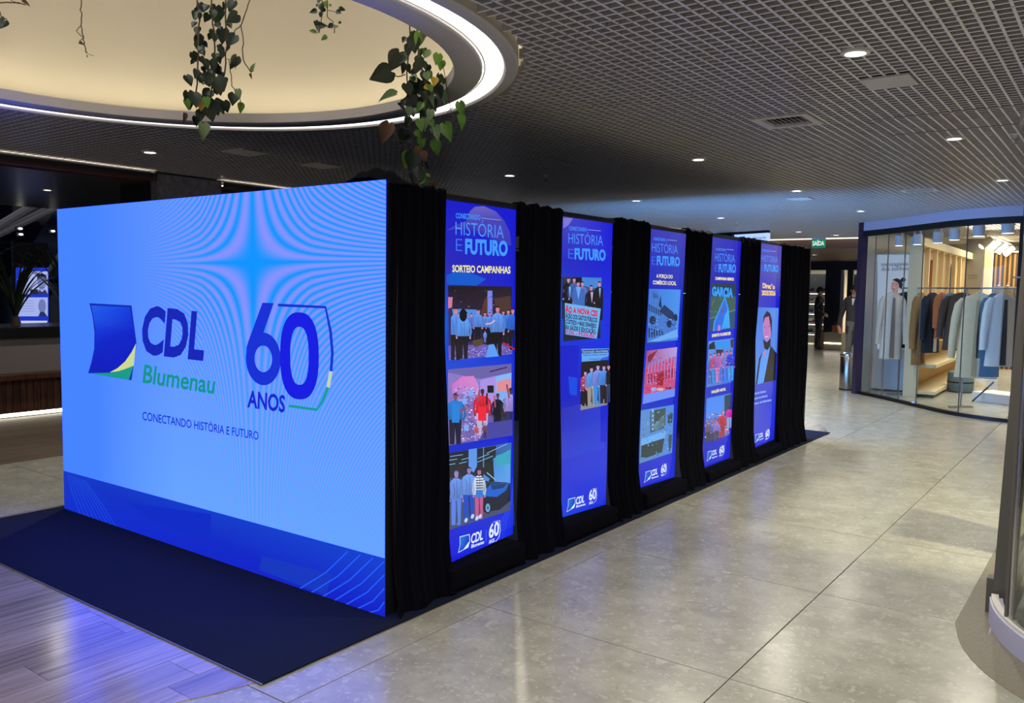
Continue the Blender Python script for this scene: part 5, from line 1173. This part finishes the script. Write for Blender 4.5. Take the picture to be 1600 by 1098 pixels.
SY = 21.6
sh = struct(link('window_3', None, None, (-4.0, SY, 0)))
def bbx(pa, pb, y0, y1, z0, z1, m, nm, par=sh): MB().bb((onY(pa, 480, SY).x, y0, z0), (onY(pb, 480, SY).x, y1, z1)).build(nm, m, par)
MB().bb((-9.8, SY - .03, 2.18), (-.2, SY + .05, 2.42)).build('lintel', M['dark_metal'], sh)
bbx(1288, 1297, SY, SY + .06, 0, 2.18, M['dark_metal'], 'jamb'); bbx(1322, 1331, SY, SY + .08, 0, 2.18, M['black'], 'jamb'); bbx(1312, 1317, SY, SY + .06, 0, 2.18, M['grey_metal'], 'jamb')
bbx(1297, 1312, SY + .02, SY + .03, 0, 2.18, M['dark_metal'], 'door_leaf'); bbx(1331, 1352, SY + .02, SY + .03, 0, 2.18, M['glass'], 'pane'); bbx(1238, 1288, SY + .02, SY + .03, 0, 2.18, M['glass'], 'pane')
shoe_mb = MB(); rows = []
for x, hw, zt in ((-.14, .030, .030), (-.11, .042, .048), (-.02, .040, .060), (.05, .036, .090), (.10, .038, .105), (.13, .030, .10)):
    rows.append([(x, -hw, 0), (x, -hw * .95, zt * .6), (x, -hw * .45, zt), (x, hw * .45, zt), (x, hw * .95, zt * .6), (x, hw, 0)])
shoe_mb.grid(rows); shoe_mb.add([r[k] for r in (rows[0], rows[-1]) for k in range(6)], [(5, 4, 3, 2, 1, 0), (6, 7, 8, 9, 10, 11)])
shoe_me = {}
def shoe(x, y, z, cl, lb, sc=1.15):
    if cl not in shoe_me: shoe_me[cl] = shoe_mb.mesh('shoe_upper', mat('shoe_' + cl[1:], cl, .5)); shoe_me['s'] = shoe_me.get('s') or MB().bb((-.14, -.042, -.018), (.135, .042, .002)).mesh('shoe_sole', M['white'])
    t = thing('shoe', lb, 'shoe', (x, y, z + .02), 'shoes on the shop shelves'); t.scale = (sc, sc, sc); link('upper', shoe_me[cl], t); link('sole', shoe_me['s'], t)
for nm, pa, pb, lb, zs in (('shoe_shelf', 1250, 1291, 'lit white shoe shelves left of the dark shop door', (.35, .65, .95, 1.25, 1.55)), ('shoe_shelf', 1331, 1356, 'lit white shoe shelves right of the dark shop door', (.5, .8, 1.1, 1.4, 1.7))):
    xa, xb = onY(pa, 480, 22.6).x, onY(pb, 480, 22.6).x; t = thing(nm, lb, 'shelf', ((xa + xb) / 2, 22.7, 0), 'shelves in the shoe shop')
    MB().bb((xa, 22.85, .05), (xb, 22.9, 2.1)).build('back', M['beige'], t)
    for x in (xa, xb): MB().bb((x - .02, 22.5, 0), (x + .02, 22.9, 2.1)).build('side', M['dark_metal'], t)
    for k, z in enumerate(zs):
        MB().bb((xa, 22.5, z - .035), (xb, 22.85, z)).build('board', M['white'], t); MB().bb((xa, 22.505, z - .045), (xb, 22.52, z - .036)).build('light_strip', M['strip'], t)
        n = 3 if k % 2 else 2
        for i in range(n):
            cl = ['#16161a', '#7a4a2c', '#d8d2c8', '#8a2430', '#3a4660'][(i + 2 * k) % 5]
            shoe(xa + .22 + (xb - xa - .4) * (i / max(1, n - 1)), 22.66, z, cl, {'#16161a': 'black', '#7a4a2c': 'brown', '#d8d2c8': 'pale', '#8a2430': 'dark red', '#3a4660': 'blue grey'}[cl] + ' shoe, number %d from left on %s shelf %s' % (i + 1, ['bottom', 'second', 'middle', 'fourth', 'top'][k], 'left of the door' if pa == 1250 else 'right of the door'))
q0 = onZ(1287, 537); q1 = onZ(1321, 537); yq = q0.y - 2.9
x0, x1 = onY(1275, 520, 21.0).x, onY(1319, 520, 21.0).x
t = thing('display_crate', 'long beige display block in front of the shoe shop door', 'display block', ((x0 + x1) / 2, 21.0, 0))
MB().bevbox(((x0 * .62 + x1 * 1.38) / 2, 21.0, .24), ((x1 - x0) * .62, .5, .46), .01).build('block', M['crate'], t); MB().bevbox((x0 + (x1 - x0) * .18, 21.05, .23), ((x1 - x0) * .34, .45, .44), .01).build('card_end', M['card'], t)
MB().bb((x0 + (x1 - x0) * .40, 20.735, .17), (x1, 20.748, .20)).build('light_line', M['strip'], t)
for k, (fx, lb) in enumerate(((.68, 'orange shoe bag standing on the beige display block, left'), (.82, 'orange shoe bag standing on the beige display block, right'))):
    x = x0 + (x1 - x0) * fx; g = thing('orange_bag', lb, 'bag', (x, 21.0, .47), 'orange bags on the display block'); MB().bevbox((x, 21.0, .57), (.17, .12, .19 + .05 * k), .04).build('body', M['orange'], g, True); MB().tube([(x - .04, 21, .66), (x, 21, .75), (x + .04, 21, .66)], .008, 6).build('handle', M['brown'], g)
t = thing('round_sign', 'small dark red round wall sign behind the clothes shop post', 'sign', onY(1349, 401, 16.0)); q = onY(1349, 401, 16.0)
MB().tube([(q.x, 16.0, q.z), (q.x, 15.97, q.z)], .09, 20).build('disc', M['red'], t); MB().tube([(q.x, 16.0, q.z), (q.x, 16.0, 2.42)], .008, 6).build('rod', M['dark_metal'], t)

# ================================================================== HANGING VINES
def leaf_mesh(name, m, ratio, fold, curl):
    """a heart shaped leaf, stalk end at the origin, tip at +y, length 1"""
    out = [(0, .04), (.16, -.05), (.33, .02), (.43, .18), (.42, .36), (.33, .56), (.20, .76), (.08, .92)]
    vs = [(0, .02, 0)]; mid = [(0, y, -curl * y * y) for y in (.02, .22, .42, .62, .82, 1.0)]
    rows = []
    for y in (0.0, .10, .26, .44, .62, .80, .93, 1.0):
        w_ = {0.0: .22, .10: .40, .26: .46, .44: .42, .62: .31, .80: .17, .93: .07, 1.0: .004}[y] * ratio; z = -curl * y * y
        yb = -.10 if y == 0 else y
        rows.append([(-w_, yb if y else -.07, z + fold * w_), (-w_ * .5, yb, z + fold * w_ * .38), (0, y if y else .03, z), (w_ * .5, yb, z + fold * w_ * .38), (w_, yb if y else -.07, z + fold * w_)])
    b = MB().grid(rows); me = b.mesh(name, m); smooth_mesh(me, 60); return me
LEAF = {}
for key, m in (('d', 'leaf'), ('g', 'leaf2'), ('y', 'leaf3'), ('p', 'leaf_pal'), ('b', 'leaf_dry')):
    LEAF[key] = [leaf_mesh('leaf', M[m], .95, .25, .12), leaf_mesh('leaf', M[m], .80, .55, .28), leaf_mesh('leaf', M[m], .55, .9, .35)]


def vine(label, P0, strands, leaves, seed, top=4.66):
    """strands: (pixel points, radius, goes to the top of the well); leaves: (px of stalk end, px of tip, colour, shape)"""
    r = random.Random(seed); P0 = Vector(P0); root = onP(strands[0][0][0][0], strands[0][0][0][1], P0)
    t = thing('hanging_vine', label, 'plant', (root.x, root.y, 2.6)); vd = Vector((CP.x - P0.x, CP.y - P0.y, 0)).normalized()
    for pts, rad, up in strands:
        q = []
        for i, (x, y) in enumerate(pts): q.append(onP(x, y, P0) + vd * (.03 * math.sin(1.9 * i + x)))
        if up: q = [Vector((q[0].x, q[0].y, top)), q[0] + Vector((0, 0, .5))] + q
        q2 = []
        for i in range(len(q) - 1):
            for k in range(3): q2.append(q[i].lerp(q[i + 1], k / 3) + Vector((r.uniform(-1, 1), r.uniform(-1, 1), 0)) * .004)
        q2.append(q[-1]); MB().tube(q2, rad, 5).build('stem', M['stem'], t, True)
    off = wloc(t)
    for a, c, k, shp in leaves:
        A = onP(a[0], a[1], P0) + vd * r.uniform(-.07, .07); B = onP(c[0], c[1], P0); B = B + vd * ((A - P0).dot(vd)) + vd * r.uniform(-.02, .03)
        yv = (B - A); ln = yv.length; yv.normalize(); nn = (vd + Vector((r.uniform(-.5, .5), r.uniform(-.5, .5), r.uniform(-.2, .5)))).normalized()
        xv = yv.cross(nn).normalized(); zv = xv.cross(yv)
        o = link('leaf', LEAF[k][shp], t); Mx = Matrix((xv, yv, zv)).transposed().to_4x4() @ Matrix.Scale(ln, 4); Mx.translation = A - off; o.matrix_basis = Mx
    return t


def auto(pts, n, size, seed, cols='d', spread=10, shapes=(0, 0, 1)):
    r = random.Random(seed); L = []
    for i in range(n):
        f = (i + r.uniform(.1, .9)) / n * (len(pts) - 1); k = min(int(f), len(pts) - 2); x = pts[k][0] + (pts[k + 1][0] - pts[k][0]) * (f - k); y = pts[k][1] + (pts[k + 1][1] - pts[k][1]) * (f - k)
        s = size * r.uniform(.7, 1.2); dx = r.uniform(-1, 1); x += dx * spread * .7
        L.append(((x, y), (x + dx * s * .45, y + s * (1 - .4 * abs(dx))), r.choice(cols), r.choice(shapes)))
    return L


s1 = [(308, 0), (312, 30), (311, 62), (309, 100), (307, 130), (305, 158)]; s2 = [(330, 0), (333, 40), (337, 75), (334, 110), (330, 150), (335, 176)]; s3 = [(353, 0), (352, 36), (354, 70), (351, 110), (348, 125)]; s4 = [(390, 0), (384, 22), (377, 40), (380, 70), (379, 92), (392, 112), (396, 108)]; s5 = [(357, 92), (361, 118), (362, 136), (372, 148), (377, 166)]
lv = [((338, 6), (339, 36), 'd', 0), ((366, 0), (357, 17), 'd', 0), ((371, 26), (354, 40), 'd', 0), ((350, 41), (346, 66), 'd', 0), ((368, 56), (355, 73), 'd', 0), ((312, 54), (314, 68), 'd', 0), ((370, 90), (361, 110), 'd', 1), ((326, 18), (319, 31), 'd', 0), ((300, 78), (307, 93), 'd', 0), ((319, 95), (326, 112), 'd', 1), ((335, 98), (342, 118), 'd', 1),
      ((316, 112), (329, 133), 'd', 0), ((291, 119), (300, 136), 'd', 0), ((329, 138), (316, 154), 'd', 0), ((343, 124), (350, 145), 'd', 0), ((338, 122), (345, 152), 'd', 0), ((294, 145), (299, 172), 'd', 1), ((303, 148), (308, 172), 'd', 0), ((335, 154), (341, 180), 'd', 0), ((324, 160), (333, 190), 'd', 0), ((350, 160), (356, 178), 'd', 0), ((316, 158), (313, 175), 'y', 0), ((291, 158), (296, 174), 'g', 1), ((346, 168), (351, 176), 'g', 1), ((376, 162), (376, 178), 'g', 1),
      ((366, 145), (363, 165), 'd', 0), ((371, 143), (374, 158), 'p', 1), ((317, 192), (319, 219), 'p', 1), ((314, 172), (311, 192), 'd', 1), ((288, 174), (288, 190), 'b', 2), ((305, 180), (306, 197), 'd', 2), ((322, 155), (324, 172), 'g', 0), ((364, 104), (367, 96), 'd', 2), ((394, 108), (398, 96), 'p', 2), ((392, 112), (393, 120), 'b', 2)]
lv += auto(s1[:5], 20, 16, 1) + auto(s2[:5], 20, 16, 2) + auto(s3, 7, 14, 3, spread=8)
vine('long vine with dark heart leaves hanging before the cream light well', (-1.95, .45, 2.6), [(s1, .005, True), (s2, .005, True), (s3, .005, True), (s4, .0035, True), (s5, .003, False), ([(354, 94), (372, 92), (367, 108)], .002, False), ([(377, 40), (366, 48), (364, 58)], .003, False)], lv, 11)
t1 = [(641, 44), (640, 75), (636, 110), (639, 150), (637, 190)]; t2 = [(651, 50), (655, 90), (662, 120), (668, 150), (664, 190), (661, 215)]; t3 = [(640, 200), (650, 222), (655, 245), (660, 262), (668, 280), (676, 289)]; t4 = [(702, 155), (705, 172), (708, 190), (713, 206), (722, 208)]; t5 = [(628, 84), (640, 76)]; t6 = [(612, 117), (622, 122), (633, 118)]
lv = [((625, 78), (609, 108), 'd', 0), ((612, 113), (578, 127), 'd', 0), ((645, 60), (648, 86), 'd', 0), ((664, 71), (668, 75), 'd', 0), ((654, 54), (652, 80), 'g', 1), ((667, 57), (659, 66), 'b', 1), ((684, 88), (680, 106), 'g', 0), ((692, 92), (688, 108), 'g', 0), ((672, 84), (660, 93), 'p', 0), ((629, 99), (631, 116), 'd', 1), ((637, 100), (640, 114), 'd', 1), ((657, 95), (657, 112), 'd', 2), ((671, 96), (669, 108), 'd', 0),
      ((648, 120), (650, 148), 'd', 0), ((659, 122), (655, 145), 'd', 0), ((634, 132), (641, 152), 'd', 0), ((640, 150), (648, 172), 'd', 0), ((655, 150), (648, 168), 'd', 0), ((679, 126), (676, 140), 'y', 0), ((664, 136), (670, 144), 'y', 1), ((662, 122), (673, 143), 'p', 2), ((686, 118), (683, 138), 'd', 1), ((680, 138), (690, 158), 'd', 0), ((691, 140), (697, 160), 'p', 2), ((697, 120), (693, 130), 'g', 1),
      ((645, 172), (645, 186), 'd', 0), ((676, 150), (675, 168), 'p', 2), ((672, 174), (670, 192), 'p', 1), ((655, 190), (657, 208), 'g', 1), ((664, 185), (662, 205), 'p', 1), ((632, 200), (627, 222), 'd', 0), ((642, 214), (628, 220), 'd', 0), ((608, 193), (596, 224), 'b', 1), ((680, 196), (684, 218), 'p', 1), ((682, 216), (684, 242), 'g', 1), ((695, 192), (704, 220), 'g', 1), ((718, 158), (723, 180), 'g', 1), ((718, 176), (727, 200), 'g', 1), ((658, 212), (660, 232), 'g', 1),
      ((642, 236), (632, 262), 'g', 0), ((645, 240), (640, 270), 'd', 0), ((660, 236), (665, 254), 'b', 1), ((666, 256), (660, 262), 'b', 2), ((650, 268), (645, 288), 'd', 0), ((656, 262), (653, 285), 'd', 0), ((668, 276), (676, 288), 'p', 2), ((659, 270), (664, 284), 'd', 1), ((619, 150), (590, 156), 'p', 2), ((622, 160), (636, 168), 'd', 2)]
lv += auto(t1, 14, 17, 5, 'dddp', 10) + auto(t2[:5], 18, 17, 6, 'dddgp', 13) + auto(t2[1:5], 10, 21, 16, 'd', 14) + auto(t3, 8, 15, 17, 'dgb', 9)
vine('tangled vine with green and dry leaves hanging at the ring toward the box', (-.55, .50, 2.6), [(t1, .004, True), (t2, .005, True), (t3, .004, False), ([(637, 190), (640, 200)], .004, False), (t4, .002, False), ([(690, 90), (702, 155)], .002, False), (t5, .003, False), (t6, .003, False), ([(608, 194), (622, 218)], .002, False), ([(608, 217), (628, 222), (642, 224)], .002, False), ([(676, 168), (672, 190), (678, 214)], .003, False), ([(697, 182), (702, 172), (708, 168)], .002, False)], lv, 12)
u1 = [(503, 0), (503, 14), (502, 26), (501, 40), (499, 50)]; u2 = [(512, 0), (512, 24), (518, 33), (523, 42), (522, 54)]
lv = [((502, 2), (504, 16), 'd', 0), ((508, 4), (510, 14), 'g', 1), ((515, 8), (517, 1), 'g', 2), ((530, 12), (541, 12), 'd', 1), ((526, 16), (533, 21), 'd', 0), ((495, 22), (484, 25), 'd', 1), ((493, 28), (494, 38), 'd', 0), ((497, 43), (511, 43), 'd', 1), ((520, 36), (511, 40), 'd', 0), ((529, 35), (535, 31), 'd', 2), ((494, 54), (482, 48), 'g', 2), ((510, 54), (502, 61), 'g', 1), ((522, 46), (530, 43), 'p', 2), ((508, 10), (500, 15), 'd', 0), ((496, 2), (494, 6), 'd', 1)] + auto(u1, 5, 9, 8, spread=6)
vine('short vine with small leaves high on the far side of the light well', (-1.5, 1.0, 2.6), [(u1, .003, True), (u2, .003, True), ([(512, 16), (524, 16), (528, 14)], .002, False), ([(499, 50), (495, 54)], .002, False)], lv, 13)
vine('bare twisted twig hanging at the left of the cream light well', (-2.6, .2, 2.6), [([(128, 0), (126, 18), (129, 25), (126, 40), (130, 56), (132, 70), (136, 84)], .0035, True), ([(126, 42), (120, 50), (124, 55), (130, 57)], .0025, False), ([(130, 58), (125, 65), (132, 70)], .0025, False), ([(133, 82), (138, 86), (146, 86)], .0015, False)], [((124, 64), (131, 69), 'b', 2), ((135, 83), (136, 87), 'b', 2)], 14)
vine('twig with a blue green leaf at the top left corner', (-2.9, -.3, 2.6), [([(0, 5), (12, 6), (30, 6), (40, 10)], .004, False), ([(18, 0), (28, 3), (34, 6)], .003, True), ([(0, 18), (4, 28), (11, 32)], .003, False)], [((34, 6), (48, 13), 'b', 2), ((8, 30), (0, 44), 'd', 0), ((7, 32), (1, 36), 'd', 1)], 15)

# ================================================================== LEFT BACKGROUND: plants, banner reflection panel, escalator
def grass_plant(loc, label, n, seed, h=.6, spread=.5):
    r = random.Random(seed); t = thing('planter_palm', label, 'plant', loc, 'plants in the planter'); L = Vector(loc)
    MB().lathe([(0, 0), (.05, 0), (.035, .10), (0, .12)], loc, 10).build('root_crown', M['stem'], t, True)
    for i in range(n):
        a = r.uniform(0, 2 * PI); rr = spread * r.uniform(.5, 1.1); hh = h * r.uniform(.6, 1.15); w_ = r.uniform(.010, .020); rows = []
        d = Vector((math.cos(a), math.sin(a), 0)); sd = Vector((-d.y, d.x, 0))
        for k in range(9):
            u = k / 8; c_ = L + d * (rr * u ** 1.4) + Vector((0, 0, .05 + hh * math.sin(min(1.0, u * .62 + .0) * PI * .78) * (1.0))); ww = w_ * (math.sin(PI * (.12 + .88 * u)) ** .7 if u < 1 else .02)
            rows.append([c_ - sd * ww, c_ - Vector((0, 0, .3 * ww)), c_ + sd * ww])
        MB().grid(rows).build('blade', M['frond'], t, True)
for k, (y, lb, n, h) in enumerate(((.55, 'arching palm at the left end of the planter ledge', 26, .95), (1.15, 'arching palm in the planter before the banner reflection panel, nearer', 24, .85), (1.75, 'thin leaved palm in the planter close to the screen edge', 22, .70), (2.4, 'palm in the planter hidden mostly behind the screen', 16, .7))):
    grass_plant((-7.75 - .12 * (k % 2), y, 1.015), lb, n + 8, 30 + k, h * 1.15, .75)
XT = -9.4; atT = lambda px, py: onX(px, py, XT)
a = atT(24.5, 418); c = atT(76, 508)
t = thing('banner_reflection', 'banner reflection built as a blue glowing panel behind the planter palms', 'screen', (XT, (a.y + c.y) / 2, 0))  # a banner's reflection, added here as a glowing panel with a body
MB().bb((XT - .08, a.y - .02, 0.05), (XT - .002, c.y + .02, a.z + .35)).build('body', M['black'], t); MB().bb((XT - .25, a.y - .1, 0), (XT + .1, c.y + .1, .05)).build('foot', M['dark_metal'], t)
p = Print(atT, (1, 0, 0), .0012); p.poly([(24.5, 418), (76, 418), (76, 508), (24.5, 508)], '#1c34c0'); p.poly([(27, 436), (46, 424), (74.5, 424), (74.5, 459.5), (27, 459.5)], '#a8b4ec'); p.poly([(28, 464.5), (74.5, 464.5), (74.5, 494), (28, 494)], '#a4b0ea'); p.poly([(32, 501), (74, 501), (72, 507), (34, 507)], '#c8d0f0')
p.ell(65, 441, 6.8, 12, '#7480b8', 16); p.poly([(57.5, 438), (58, 429), (65, 426.5), (72, 430), (72.5, 437), (69.5, 433), (65, 431.5), (60.5, 433)], '#141828'); p.poly([(58, 459.5), (61, 452), (65, 456), (70, 452), (74.5, 459.5)], '#30385c'); p.line([(62, 449), (68, 449)], 1, '#3a446c'); p.line([(60.5, 439), (63.5, 439)], 1, '#3a446c'); p.line([(66.5, 439), (69.5, 439)], 1, '#3a446c'); p.poly([(47, 452), (59, 452), (59, 459.5), (46, 459.5)], '#2a2430')
p.ell(65, 478, 6, 11, '#6c78b4', 14); p.poly([(59, 494), (62, 487), (68, 487), (73, 494)], '#2a3258')
for k in range(5): p.line([(30, 440 + k * 3.4), (44, 440 + k * 3.4)], .7, '#7884c0'); p.line([(30, 470 + k * 4), (52, 470 + k * 4)], .7, '#7884c0')
p.text('CDL', (18, 424) if False else (30, 423), (40, 423), (30, 419.4), '#5a78e8', .03); p.build('print_sheet', M['screenm'], t)
XE = -10.6; atE = lambda px, py: onX(px, py, XE)
es_ = thing('escalator', 'dark escalator rising to the right behind the planter', 'escalator', (XE, 3.0, 0))
def beam(p0, p1, r, m, nm, ext=.6):
    A, B = atE(*p0), atE(*p1); d = B - A; MB().tube([A - d * ext, B + d * ext], r, 8).build(nm, m, es_)
beam((0, 540), (88, 405), .035, M['grey_metal'], 'handrail'); beam((0, 352), (60, 316), .06, M['planter'], 'truss_edge', .3); beam((15, 352), (88, 318), .03, M['grey_metal'], 'upper_rail', .3); beam((20, 356), (92, 322), .05, M['planter'], 'upper_edge', .3)
A, B = atE(0, 545), atE(88, 412); d = B - A; A -= d * .6; B += d * .6; up = Vector((0, 0, .80))
MB().add([A, B, B + up, A + up] + [v + Vector((-.02, 0, 0)) for v in (A, B, B + up, A + up)], [(0, 1, 2, 3), (7, 6, 5, 4), (0, 4, 5, 1), (3, 2, 6, 7), (0, 3, 7, 4), (1, 5, 6, 2)]).build('balustrade', M['dark_glass'], es_)
for k in range(16):
    c_ = A.lerp(B, k / 15) + Vector((-.5, 0, -.1)); MB().box(c_, (.9, .38, .05)).build('step', M['dark_metal'], es_)
MB().add([A + Vector((-.05, 0, -.35)), B + Vector((-.05, 0, -.35)), B + Vector((-.05, 0, -.02)), A + Vector((-.05, 0, -.02))] + [v + Vector((-.95, 0, 0)) for v in (A + Vector((-.05, 0, -.35)), B + Vector((-.05, 0, -.35)), B + Vector((-.05, 0, -.02)), A + Vector((-.05, 0, -.02)))], [(0, 1, 2, 3), (7, 6, 5, 4), (0, 4, 5, 1), (3, 2, 6, 7), (0, 3, 7, 4), (1, 5, 6, 2)]).build('truss', M['dark_metal'], es_)
for px, py, lb in ((32, 357, 'small lamp shining above the palms, upper one'), (33, 366, 'small lamp shining above the palms, lower one'), (83, 361, 'small lamp shining beside the screen edge')):
    q = onX(px, py, -10.2); g = thing('wall_lamp', lb, 'lamp', q, 'small lamps at far left'); MB().ball(q, (.016, .026, .013), 10, 6).build('lens', M['lens'], g, True); MB().box(q + Vector((-.035, 0, 0)), (.03, .10, .06)).build('housing', M['dark_metal'], g)

# ================================================================== PEOPLE
def person(label, loc, rz, h, joints, cloth, hair_long=False):
    """one continuous skinned body; face materials follow the clothing"""
    t = thing('person', label, 'person', loc); t.rotation_euler = (0, 0, rz)
    J = joints; names = list(J); idx = {n: i for i, n in enumerate(names)}
    E = [('pelvis', 'belly'), ('belly', 'chest'), ('chest', 'neck'), ('neck', 'head'), ('head', 'crown')]
    for s in 'lr': E += [('pelvis', 'hip_' + s), ('hip_' + s, 'knee_' + s), ('knee_' + s, 'ank_' + s), ('ank_' + s, 'toe_' + s), ('chest', 'sho_' + s), ('sho_' + s, 'elb_' + s), ('elb_' + s, 'wri_' + s), ('wri_' + s, 'palm_' + s)]
    V = [Vector(J[n][0]) * h for n in names]; Rr = [J[n][1] * h for n in names]
    EE = [(idx[a], idx[b]) for a, b in E]
    for s in 'lr':                                       # five fingers rooted in each palm
        wv = Vector(J['wri_' + s][0]) * h; pv = Vector(J['palm_' + s][0]) * h; d = (pv - wv).normalized(); sd = d.cross(Vector((1, 0, 0))); sd = sd.normalized() if sd.length > .1 else Vector((0, 1, 0)); nn = d.cross(sd)
        for k, ln in enumerate((.020, .040, .045, .041, .032)):
            o = sd * ((k - 2) * .0085 * h); dd = d if k else (d * .5 - sd).normalized()
            a = len(V); V += [pv + o * .9 + dd * ln * .45 * h, pv + o + dd * ln * h * .95 + nn * .012 * h]; Rr += [.0052 * h, .0042 * h]; EE += [(idx['palm_' + s], a), (a, a + 1)]
    me = bpy.data.meshes.new('body'); me.from_pydata(V, EE, []); ob = bpy.data.objects.new('tmp', me); C.objects.link(ob)
    ob.modifiers.new('skin', 'SKIN'); sk = me.skin_vertices[0].data
    for i, r_ in enumerate(Rr): sk[i].radius = (r_, r_)
    sk[idx['pelvis']].use_root = True
    mod = ob.modifiers.new('sub', 'SUBSURF'); mod.levels = 1; mod.render_levels = 1
    dg = bpy.context.evaluated_depsgraph_get(); m2 = bpy.data.meshes.new_from_object(ob.evaluated_get(dg)); bpy.data.objects.remove(ob)
    m2.materials.clear(); [m2.materials.append(M[k]) for k in ('skin', cloth['top'], cloth['legs'], 'shoe', 'shirt')]
    hand = [Vector(J['wri_' + s][0]) * h for s in 'lr']; nk = J['neck'][0][2] * h; belt = (J['pelvis'][0][2] + .012) * h
    for f in m2.polygons:
        c_ = f.center; k = 1
        if c_.z > nk - .006 * h and abs(c_.y) < .12 * h: k = 0
        elif c_.z < .045 * h: k = 3
        elif c_.z < belt and min((c_ - q).length for q in hand) > .13 * h and abs(c_.y) < .14 * h: k = 2
        for s in 'lr':
            wv = Vector(J['wri_' + s][0]) * h; pv = Vector(J['palm_' + s][0]) * h; ev = Vector(J['elb_' + s][0]) * h
            if (c_ - pv).length < .085 * h and (c_ - wv).dot((wv - ev).normalized()) > .002: k = 0
        f.material_index = k
    smooth_mesh(m2, 180); link('body', m2, t)
    hd = Vector(J['head'][0]) * h
    b = MB().ball(hd + Vector((-.012, 0, .020)) * h, (.058 * h, .049 * h, .058 * h), 14, 8); b.build('hair', M['hair'], t, True, world=False)
    MB().tube([hd + Vector((.050, 0, .012)) * h, hd + Vector((.064, 0, -.010)) * h, hd + Vector((.052, 0, -.014)) * h], [.005 * h, .009 * h, .006 * h], 6).build('nose', M['skin'], t, True, world=False)
    for s in (-1, 1):
        MB().ball(hd + Vector((.047, s * .018, .010)) * h, .006 * h, 8, 5).build('eye', M['hair'], t, True, world=False)
        MB().ball(hd + Vector((-.002, s * .049, .0)) * h, (.011 * h, .006 * h, .016 * h), 8, 6).build('ear', M['skin'], t, True, world=False)
    MB().box(hd + Vector((.050, 0, -.032)) * h, (.008 * h, .026 * h, .005 * h)).build('mouth', mat('lip', '#7a4038', .6), t, world=False)
    b = MB(); b.add([Vector(v) * h for v in ((.072, -.018, .815), (.072, .018, .815), (.086, .004, .74), (.086, -.004, .74))], [(0, 1, 2, 3)]); b.build('collar', M['shirt'], t, world=False)
    return t


def pose(over=None):
    J = dict(pelvis=((0, 0, .53), .070), belly=((.005, 0, .62), .072), chest=((0, 0, .745), .074), neck=((.004, 0, .845), .030), head=((.018, 0, .905), .050), crown=((.018, 0, .955), .044))
    for s, k in (('l', 1), ('r', -1)):
        J.update({'hip_' + s: ((0, k * .048, .49), .058), 'knee_' + s: ((.008, k * .052, .27), .037), 'ank_' + s: ((-.012, k * .055, .045), .026), 'toe_' + s: ((.085, k * .062, .022), .020), 'sho_' + s: ((-.005, k * .105, .795), .042),
                  'elb_' + s: ((-.02, k * .145, .625), .030), 'wri_' + s: ((.03, k * .150, .485), .019), 'palm_' + s: ((.045, k * .150, .445), .018)})
    J.update(over or {}); return J
q = onZ(1277, 546)
person('man in a black suit standing in profile with hands joined in front', (q.x, q.y, 0), math.radians(8), 1.74, pose({'elb_l': ((-.03, .14, .635), .032), 'wri_l': ((.09, .06, .56), .020), 'palm_l': ((.118, .03, .545), .018), 'elb_r': ((-.03, -.14, .635), .032), 'wri_r': ((.09, -.06, .55), .020), 'palm_r': ((.118, -.03, .535), .018), 'chest': ((0, 0, .745), .082), 'belly': ((.012, 0, .62), .084)}), dict(top='suit', legs='suit'))
q = onZ(1332, 577)
person('man in a dark grey sweater and light grey trousers beside the shop corner', (q.x, q.y, 0), math.radians(-95), 1.76, pose({'elb_r': ((-.03, -.165, .63), .032), 'wri_r': ((.02, -.172, .49), .020), 'belly': ((.01, 0, .62), .082), 'chest': ((0, 0, .745), .084)}), dict(top='sweater', legs='trousers'))
